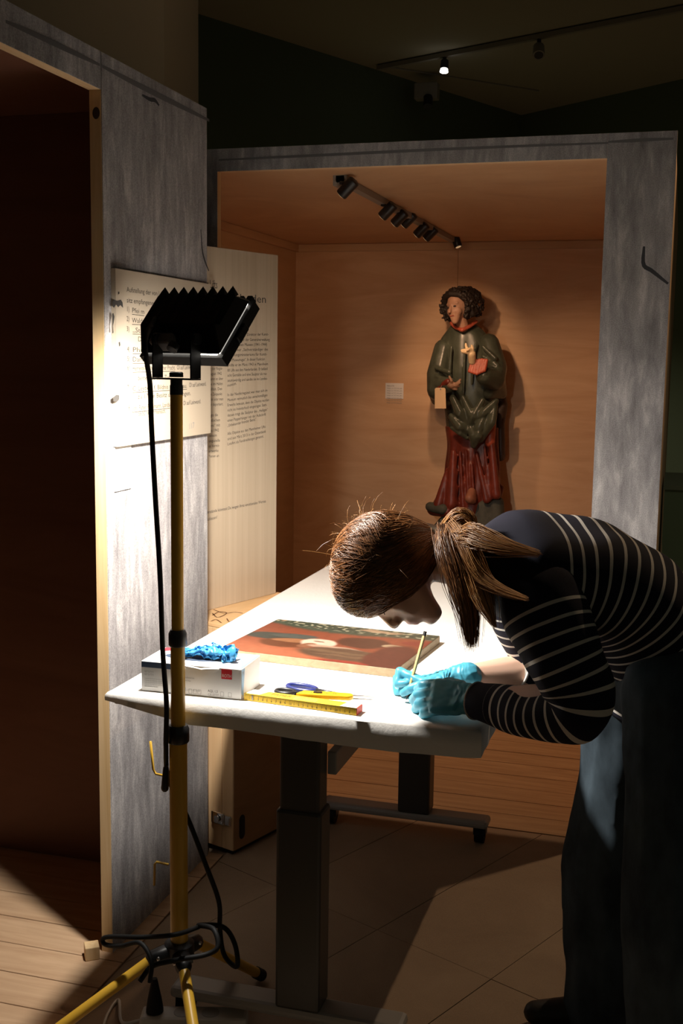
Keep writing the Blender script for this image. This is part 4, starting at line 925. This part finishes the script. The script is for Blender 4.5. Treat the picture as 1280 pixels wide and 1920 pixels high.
# hands (inside the gloves)
hN_d = (pp(800, 1308, 2.135)-wrN).normalized(); hF_d = (pp(790, 1279, 2.262)-wrF).normalized()
body.hull([(wrN, .018), (wrN+hN_d*.07, .010)]); body.hull([(wrF, .018), (wrF+hF_d*.055, .010)])
person = body.remesh('person', SKIN, None, .0048, 3)
lipc = [hd(-.052, .093, 0), hd(-.064, .092, 0)]
attr(person.data, 'lip', [max(0, 1-min(((v.co-c)-left*(v.co-c).dot(left)*.7).length for c in lipc)/.011)**.7 for v in person.data.vertices])
tag(person, 'woman in striped navy sweater and blue gloves bending over the table, writing with a pencil', 'person')
for s in (-1, 1):
    e_ = hd(.004, .0735, s*.030)
    MB().ell(e_, (crown*.007, face*.010, left*.013), 2).build('eyelid', SKIN, person, True)
    for k in range(9): a = e_+left*(-.011+.0027*k)+crown*-.005; MB().tube([a+face*.006, a+face*.012-crown*.003], [.0006, .0002], 4).build('eyelash', BLK, person)
# ---- sweater: trunk and two sleeves with knitted stripes carried by an attribute
def sweater_mat():
    m = mat('striped_knit', (.02, .02, .03), .85, spec=.2)
    at_ = nd(m, 'ShaderNodeAttribute', attribute_name='band')
    mod = nd(m, 'ShaderNodeMath', operation='PINGPONG'); lk(m, at_.outputs['Fac'], mod.inputs[0]); mod.inputs[1].default_value = .0118
    ls = nd(m, 'ShaderNodeMath', operation='LESS_THAN'); lk(m, mod.outputs[0], ls.inputs[0]); ls.inputs[1].default_value = .0026
    gt_ = nd(m, 'ShaderNodeMath', operation='GREATER_THAN'); lk(m, at_.outputs['Fac'], gt_.inputs[0]); gt_.inputs[1].default_value = 0.004
    mu = nd(m, 'ShaderNodeMath', operation='MULTIPLY'); lk(m, ls.outputs[0], mu.inputs[0]); lk(m, gt_.outputs[0], mu.inputs[1])
    base(m, mixc(m, mu.outputs[0], (.010, .010, .020), (.62, .58, .52)))
    n = noisy(m, pos(m, (700, 700, 700)), 1, 2); bump(m, n, .25, .001); return m
KNIT = sweater_mat()
def band_loft(name, secs, bands, parent, n=72, wr=.006, seed=0, fq=14):
    mb = MB().loft(secs, n); me = mb.fix(mb.mesh(name)); vals = []
    for i in range(len(secs)):
        for j in range(n): vals.append(bands[i])
    for i, v in enumerate(me.vertices):
        c = V(secs[min(i//n, len(secs)-1)][0]); d = (v.co-c); 
        if d.length > 1e-5: v.co += d.normalized()*wr*noise.noise(v.co*fq+V((seed, 0, 0)))
    attr(me, 'band', vals); return link(name, me, KNIT, parent, True)
def path_secs(pts, lat, n, Y=2.2):
    R = spl(pts, n); cs_ = [V(r[:3]) for r in R]; out = []
    for i in range(n):
        t = (cs_[min(i+1, n-1)]-cs_[max(0, i-1)]).normalized(); a = (lat-t*lat.dot(t)).normalized(); b = t.cross(a)
        out.append((cs_[i], a*R[i][3], b*R[i][4]))
    return cs_, out
def arcl(cs_, start):
    d = [0]
    for i in range(1, len(cs_)): d.append(d[-1]+(cs_[i]-cs_[i-1]).length)
    return [x-start for x in d]
P = [tuple(pp(x, y, SPY(x)))+(a, b) for x, y, b, a in SPN]
cs_, secs = path_secs(P, LAT, 84)
k0 = min(range(84), key=lambda i: (cs_[i]-pp(985, 1066, SPY(985))).length)
ar = arcl(cs_, 0); trunk = band_loft('sweater', secs, [x-ar[k0] for x in ar], person, 96, .010, 3, 11)
def sleeve(name, pts, lat, start, cuff=None, n=70, wr=.007, seed=1, fq=20):
    cs_, secs = path_secs(pts, lat, n); b = arcl(cs_, start); L_ = b[-1]
    if cuff: b = [(-1 if L_-x < cuff and L_-x > .004 else (.0236*40 if L_-x <= .004 else x)) for x in b]
    return band_loft(name, secs, b, trunk, 48, wr, seed, fq)
elb = elN+V((.012, 0, -.006))
sleeve('sleeve', [tuple(pp(985, 1075, 2.10))+(.05, .06), tuple(pp(1012, 1120, 2.045))+(.080, .078), tuple(pp(1050, 1215, 2.01))+(.072, .072), tuple(pp(1082, 1290, 2.0))+(.060, .064), tuple(pp(1078, 1332, 2.0))+(.054, .058),
                  tuple(pp(1040, 1340, 2.02))+(.050, .050), tuple(pp(985, 1335, 2.06))+(.046, .046), tuple(pp(935, 1323, 2.095))+(.040, .040), tuple(pp(893, 1314, 2.122))+(.034, .036)], V((0, -1, .05)), .085, .045, 90, .006, 2, 17)
sleeve('sleeve', [tuple(pp(955, 1070, 2.33))+(.05, .055), tuple(pp(962, 1120, 2.37))+(.068, .064), tuple(pp(985, 1190, 2.40))+(.058, .058), tuple(pp(1008, 1238, 2.41))+(.050, .052), tuple(pp(1000, 1256, 2.405))+(.044, .046), tuple(pp(968, 1251, 2.375))+(.041, .043)], V((0, -1, .05)), .07, .03, 70, .004, 5)
cb = MB(); cc = pp(968, 1251, 2.375); cdir = (pp(968, 1251, 2.375)-pp(1000, 1256, 2.405)).normalized(); q1 = cdir.orthogonal().normalized(); q2 = cdir.cross(q1)
cb.tube([cc+(q1*math.cos(t)+q2*math.sin(t))*.043 for t in [2*math.pi*i/40 for i in range(41)]], .003, 8, False); cb.build('cuff_edge', mat('white_knit', (.75, .72, .68), .8), trunk, True)
cn = pp(893, 1314, 2.122); cdir = (cn-pp(935, 1323, 2.095)).normalized(); q1 = cdir.orthogonal().normalized(); q2 = cdir.cross(q1)
MB().tube([cn+(q1*math.cos(t)+q2*math.sin(t))*.0355 for t in [2*math.pi*i/40 for i in range(41)]], .0022, 8, False).build('cuff_edge', mat('beige_knit', (.32, .28, .24), .8), trunk, True)
# ---- jeans and shoes
JEAN = mat('dark_denim', (.045, .065, .085), .8, spec=.2); nj = noisy(JEAN, pos(JEAN, (14, 14, 7)), 1, 5); base(JEAN, ramp(JEAN, nj, [(.3, (.022, .032, .042)), (.7, (.075, .105, .13))]))
mb = MB(); mb.hull([(pp(1262, 1262, 2.28)+LAT*.085, .105), (pp(1262, 1262, 2.28)-LAT*.085, .105), (hipN+V((.01, 0, 0)), .098), (hipF+V((.01, 0, 0)), .098)])
mb.chain([hipN, hipN+(kneeN-hipN)*.5+V((.005, 0, 0)), kneeN, V((ankN.x, ankN.y, .035))], [.100, .096, .100, .088]); mb.chain([hipF, hipF+(kneeF-hipF)*.5, kneeF, V((ankF.x, ankF.y, .035))], [.094, .090, .104, .092])
jo = mb.remesh('jeans', JEAN, person, .008, 4)
for v, vn in normals(jo): v.co += vn*.007*noise.noise(v.co*11)
for a in (ankN, ankF):
    mb = MB(); t = V((-.97, -.2, 0)).normalized(); z = V((0, 0, 1))
    mb.hull([(V((a.x, a.y, .045)), .040), (V((a.x, a.y, .032))+t*-.045, .030), (V((a.x, a.y, .032))+t*.10, .030), (V((a.x, a.y, .03))+t*.155, .026)])
    s = mb.remesh('shoe', mat('shoe_black', (.015, .014, .013), .5), person, .005, 3)
    for v in s.data.vertices: v.co.z = max(v.co.z, .002)
# ---- gloves
NIT = mat('nitrile_glove', (.07, .36, .50), .40); NITD = NIT
def bend_chain(root, d, n_, lens, angs):
    """finger: starts along d, curls towards the palm normal n_ by the given angles"""
    pts = [root]; a = 0; ax = d.cross(n_)
    for l, g in zip(lens, angs):
        a += math.radians(g); pts.append(pts[-1]+(d*math.cos(a)+n_*math.sin(a))*l)
    return pts
def glove(name, W, d, n_, thumb_side, curls, spread, thumb_pts, cuff_to, label, pl=.080, rk=.0105):
    d = d.normalized(); n_ = (n_-d*n_.dot(d)).normalized(); s = thumb_side-d*thumb_side.dot(d)-n_*thumb_side.dot(n_); s.normalize()
    mb = MB()
    mb.hull([(W, .0225), (W+s*.008, .021), (W-s*.008, .021), (W+d*.03+s*.018, .017), (W+d*.03-s*.018, .017)])
    mb.hull([(W+d*.03+s*.020, .016), (W+d*.03-s*.022, .015), (W+d*pl+s*.028, .0125), (W+d*(pl-.002)-s*.027, .0115)])
    lens = ((.040, .024, .019), (.045, .027, .020), (.041, .026, .019), (.032, .019, .017))
    for i in range(4):
        off = (.0285, .0095, -.0095, -.0270)[i]; rt = W+d*(pl-(.004, 0, .003, .010)[i])+s*off
        dd = (d+s*spread[i]).normalized()
        c = bend_chain(rt, dd, n_, lens[i], curls[i]); mb.chain(c, [rk*1.05, rk, rk*.92, rk*.78], 2)
    mb.chain(thumb_pts, [.0165, .0125, .0115, .009][:len(thumb_pts)], 2)
    mb.chain([W, W+(cuff_to-W)*.5, cuff_to], [.0250, .0280, .0290], 2)
    o = mb.remesh(name, NIT, person, .0022, 2)
    dv = (cuff_to-W).normalized()
    for v, vn in normals(o):                            # stretch wrinkles near the wrist and knuckles
        t = (v.co-W).dot(dv); k = max(0, 1-abs(t-.0)/.055)
        v.co += vn*(.0010*k*math.sin(t*600+9*noise.noise(v.co*45))+.0011*noise.noise(v.co*95))
    return o
# left hand resting flat at the table corner, fingers bent on the slip
dn = hN_d; nN = V((-.10, .72, -.69)); sN = V((0, .69, .72))
tN = [wrN+dn*.030+sN*.026+nN*.004, wrN+dn*.058+sN*.040+nN*.012, wrN+dn*.088+sN*.034+nN*.020]
gN = glove('glove', wrN+V((0, 0, .002)), dn, nN, sN, ((16, 34, 30), (18, 38, 32), (20, 42, 34), (22, 44, 36)), (.06, .02, -.02, -.06), tN, wrN-dn*.060, 'near', .078, .0112)
for v in gN.data.vertices: v.co.z = max(v.co.z, TZ+.0012)
# right hand holding the pencil
grip = PT+pd*.035; g2 = PT+pd*.052
d2 = hF_d; n2 = V((-.25, -.25, -.93))
o = MB(); s2 = V((0, -1, .28))
def rhand():
    d = d2.normalized(); n_ = (n2-d*n2.dot(d)).normalized(); s = s2-d*s2.dot(d)-n_*s2.dot(n_); s.normalize(); W = wrF; pl = .066
    mb = MB()
    mb.hull([(W, .0225), (W+d*.03+s*.016, .017), (W+d*.03-s*.016, .017)])
    mb.hull([(W+d*.025+s*.018, .016), (W+d*.025-s*.020, .015), (W+d*pl+s*.022, .0125), (W+d*(pl-.004)-s*.024, .012)])
    ri = W+d*pl+s*.020; k1 = pp(749, 1259, 2.262); k2 = pp(745, 1282, 2.246)
    mb.chain([ri, k1, k2, grip+V((-.008, .002, 0))], [.0120, .0100, .0092, .0078], 2)                        # index arches over
    mb.chain([W+d*.028+s*.020, W+d*.048+s*.030+V((0, 0, -.006)), pp(795, 1283, 2.207), pp(770, 1291, 2.208), pp(756, 1299, 2.214)], [.0160, .0130, .0112, .0100, .0082], 2)    # thumb
    rm = W+d*(pl+.002)+s*.002; mb.chain([rm, pp(745, 1272, 2.285), pp(745, 1297, 2.262), grip+V((-.002, .010, -.016))], [.0122, .0112, .0102, .0085], 2)
    rr_ = W+d*(pl-.002)-s*.012; mb.chain([rr_, pp(752, 1284, 2.30), pp(752, 1305, 2.28), pp(768, 1313, 2.262)], [.0118, .0108, .0098, .0082], 2)
    rp = W+d*(pl-.010)-s*.024; mb.chain([rp, pp(770, 1295, 2.315), pp(765, 1310, 2.30), pp(785, 1314, 2.28)], [.0108, .0098, .009, .0078], 2)
    ct_ = W-d*.012; mb.chain([W, ct_, W-d*.028], [.0250, .0280, .0305], 2)
    o = mb.remesh('glove', NIT, person, .0018, 2)
    for v, vn in normals(o):
        t = (v.co-W).dot(d); k = max(0, 1-abs(t-.02)/.055)
        v.co += vn*(.0011*k*math.sin(t*620+9*noise.noise(v.co*45))+.0010*noise.noise(v.co*95)); v.co.z = max(v.co.z, TZ+.0022)
    return o
rhand()
# ---- hair: cap, swept strands, tied ponytail
def hair_mat(name, c1, c2):
    m = mat(name, c1, .38, spec=.5); at_ = nd(m, 'ShaderNodeAttribute', attribute_name='shade'); base(m, mixc(m, at_.outputs['Fac'], c1, c2)); return m
HAIR = hair_mat('brown_hair', (.070, .027, .009), (.40, .165, .052)); HAIR_LIT = hair_mat('lit_hair', (.22, .090, .026), (.72, .37, .125))  # the paler copy bakes lamplight on the ponytail into the hair colour
hair = MB(); hair.ell(hd(.018, -.014, 0), (crown*.094, face*.092, left*.082)); hair.hull([(hd(-.02, -.045, 0), .062), (hd(-.065, -.075, 0), .030)])
hair.ell(hd(.055, .045, 0), (crown*.052, face*.040, left*.060), 3)
cap = hair.remesh('hair', hair_mat('hair_under', (.030, .014, .007), (.05, .025, .012)), person, .005, 4); attr(cap.data, 'shade', [.3]*len(cap.data.vertices))
def strands(name, paths, rads, m, parent, taper=.35):
    v = []; f = []; sh = []
    for P, r in zip(paths, rads):
        P = np.asarray(P); k = len(P); t = np.gradient(P, axis=0); t /= np.linalg.norm(t, axis=1)[:, None]+1e-9
        ref = np.array([.3, .5, .81]); a = np.cross(t, ref); a /= np.linalg.norm(a, axis=1)[:, None]+1e-9; b = np.cross(t, a); s0 = random.random()
        base_ = len(v)
        for i in range(k):
            rr = r*(1 if i < k*.6 else 1-(1-taper)*(i-k*.6)/(k*.4))
            for j in range(3):
                q = 2*math.pi*j/3; v.append(P[i]+(a[i]*math.cos(q)+b[i]*math.sin(q))*rr); sh.append(s0)
        for i in range(k-1):
            for j in range(3): f.append((base_+i*3+j, base_+i*3+(j+1) % 3, base_+(i+1)*3+(j+1) % 3, base_+(i+1)*3+j))
    me = bpy.data.meshes.new(name); me.from_pydata([tuple(x) for x in v], [], f); me.update(); attr(me, 'shade', sh)
    return tag(link(name, me, m, parent, True), kind='stuff')
TIE = pp(850, 1000, 2.15)
def onskull(c, f, l, k=1.0):
    d = V((c, f, l)).normalized(); return hd(.014+.104*k*d.x, -.010+.100*k*d.y+.010*max(0, d.x)*max(0, d.y)*4, .092*k*d.z)
tl = V(((TIE-HC).dot(crown), (TIE-HC).dot(face), (TIE-HC).dot(left)))
paths = []; rads = []
R2 = random.Random(11)
for i in range(5200):                                   # from the parting round each side of the skull to the tie
    side = 1 if R2.random() < .70 else -1
    u = R2.random(); st_ang = math.radians(-60+143*u)     # along the parting: from behind the crown to the forehead hairline
    st = V((math.cos(st_ang), math.sin(st_ang), side*R2.uniform(.0, .18))).normalized()
    en = V((tl.x/.112, tl.y/.104, tl.z/.092)).normalized()
    h = (st+en); m_ = R2.random()
    if u < .45: mid = (h.normalized()*(1-m_)+V((.1, -.35+.7*m_*R2.random(), side*1.0))*m_*1.2).normalized()
    else: mid = V((R2.uniform(-.60, .40), R2.uniform(-.1, .95)*(.45+.55*u), side*R2.uniform(.8, 1.05))).normalized()
    jit = R2.uniform(.975, 1.045); ctl = [st, (st*.55+mid*.6).normalized(), mid, (mid*.5+en*.6).normalized(), en]
    pts = []
    for q in spl([tuple(c) for c in ctl], 13):
        w_ = V(q).normalized(); pts.append(onskull(w_.x, w_.y, w_.z, jit))
    for j in range(13):
        t = j/12; tt = max(0, (t-.72)/.28)**1.6; pts[j] = pts[j].lerp(TIE+left*R2.uniform(-.004, .004), tt) if tt < 1 else TIE+V((R2.uniform(-.01, .01), R2.uniform(-.01, .01), R2.uniform(-.012, .012)))
        pts[j] = pts[j]+V((noise.noise(pts[j]*14+V((i*.01, 0, 0))), noise.noise(pts[j]*14+V((0, i*.01, 5))), noise.noise(pts[j]*14+V((0, 3, i*.01)))))*.0022
    paths.append([tuple(p) for p in pts]); rads.append(R2.uniform(.0005, .0010))
strands('swept_hair', paths, rads, HAIR, cap)
paths = []; rads = []
for i in range(110):                                    # loose flyaway hairs
    st = V((R2.uniform(-.2, 1), R2.uniform(-1, .3), R2.uniform(-.6, .9))).normalized(); p = onskull(st.x, st.y, st.z, 1.02); d = (p-HC).normalized()
    e1_ = V((R2.uniform(-1, 1), R2.uniform(-1, 1), R2.uniform(-1, 1))); l = R2.uniform(.012, .035)
    paths.append([tuple(p), tuple(p+d*l*.35+e1_*l*.35), tuple(p+d*l*.5+e1_*l*.8), tuple(p+d*l*.45+e1_*l*1.2)]); rads.append(.00022)
strands('flyaway_hair', paths, rads, HAIR_LIT, cap)
def lock(name, pts, n, w0, w1, m, rad=(.0004, .0008), end=.55, tip=.25):
    """a bundle of strands following a path of pixel points with depth, spreading from w0 to w1"""
    P = spl([tuple(pp(*q)) for q in pts], 14); paths = []; rads = []
    for i in range(n):
        o0 = V((R2.gauss(0, 1), R2.gauss(0, 1), R2.gauss(0, 1))); wv = V((R2.gauss(0, 1), R2.gauss(0, 1), R2.gauss(0, 1)))*.35
        L_ = R2.uniform(end, 1.0) if R2.random() < .6 else R2.uniform(.88, 1); pl_ = []
        for j in range(14):
            t = j/13*L_*13; a = int(min(t, 12)); q = P[a]+(P[a+1]-P[a])*(t-a); u = j/13
            pl_.append(tuple(V(q)+(o0*(w0+(w1-w0)*u)+wv*.5*w1*math.sin(math.pi*u))*(1 if u < .5 else 1-2*(1-tip)*(u-.5))))
        paths.append(pl_); rads.append(R2.uniform(*rad))
    return strands(name, paths, rads, m, cap)
lock('ponytail_lock', [(842, 996, 2.10), (850, 1030, 2.045), (864, 1070, 2.02), (872, 1110, 2.02), (880, 1150, 2.025), (884, 1212, 2.03)], 1300, .0095, .0135, HAIR, tip=.45)
lock('ponytail_lock', [(848, 988, 2.10), (839, 1008, 2.055), (845, 1032, 2.035), (854, 1062, 2.03)], 380, .006, .0065, HAIR_LIT)
lock('ponytail_lock', [(850, 988, 2.09), (868, 1010, 2.04), (886, 1048, 2.005), (905, 1082, 1.985), (938, 1105, 1.96), (990, 1124, 1.93)], 800, .0065, .0090, HAIR_LIT)
lock('ponytail_lock', [(868, 1010, 2.06), (888, 1004, 2.015), (915, 1014, 1.985), (955, 1026, 1.955), (1012, 1038, 1.925)], 780, .0085, .0085, HAIR_LIT)
lock('ponytail_lock', [(872, 1030, 2.04), (890, 1080, 2.0), (904, 1120, 1.99), (917, 1150, 1.985), (928, 1176, 1.985)], 620, .008, .0080, HAIR_LIT)
lock('hair_loop', [(838, 988, 2.10), (850, 970, 2.09), (868, 964, 2.085), (884, 978, 2.085), (880, 1002, 2.08), (858, 1006, 2.08), (846, 990, 2.08), (864, 978, 2.075)], 460, .0050, .0050, HAIR_LIT)
MB().tube([V((0, 0, 0))+TIE+V((.012*math.cos(t), .016*math.sin(t)*.6, .016*math.sin(t))) for t in [2*math.pi*i/20 for i in range(21)]], .0035, 8, False).build('hair_tie', BLK, cap, True)
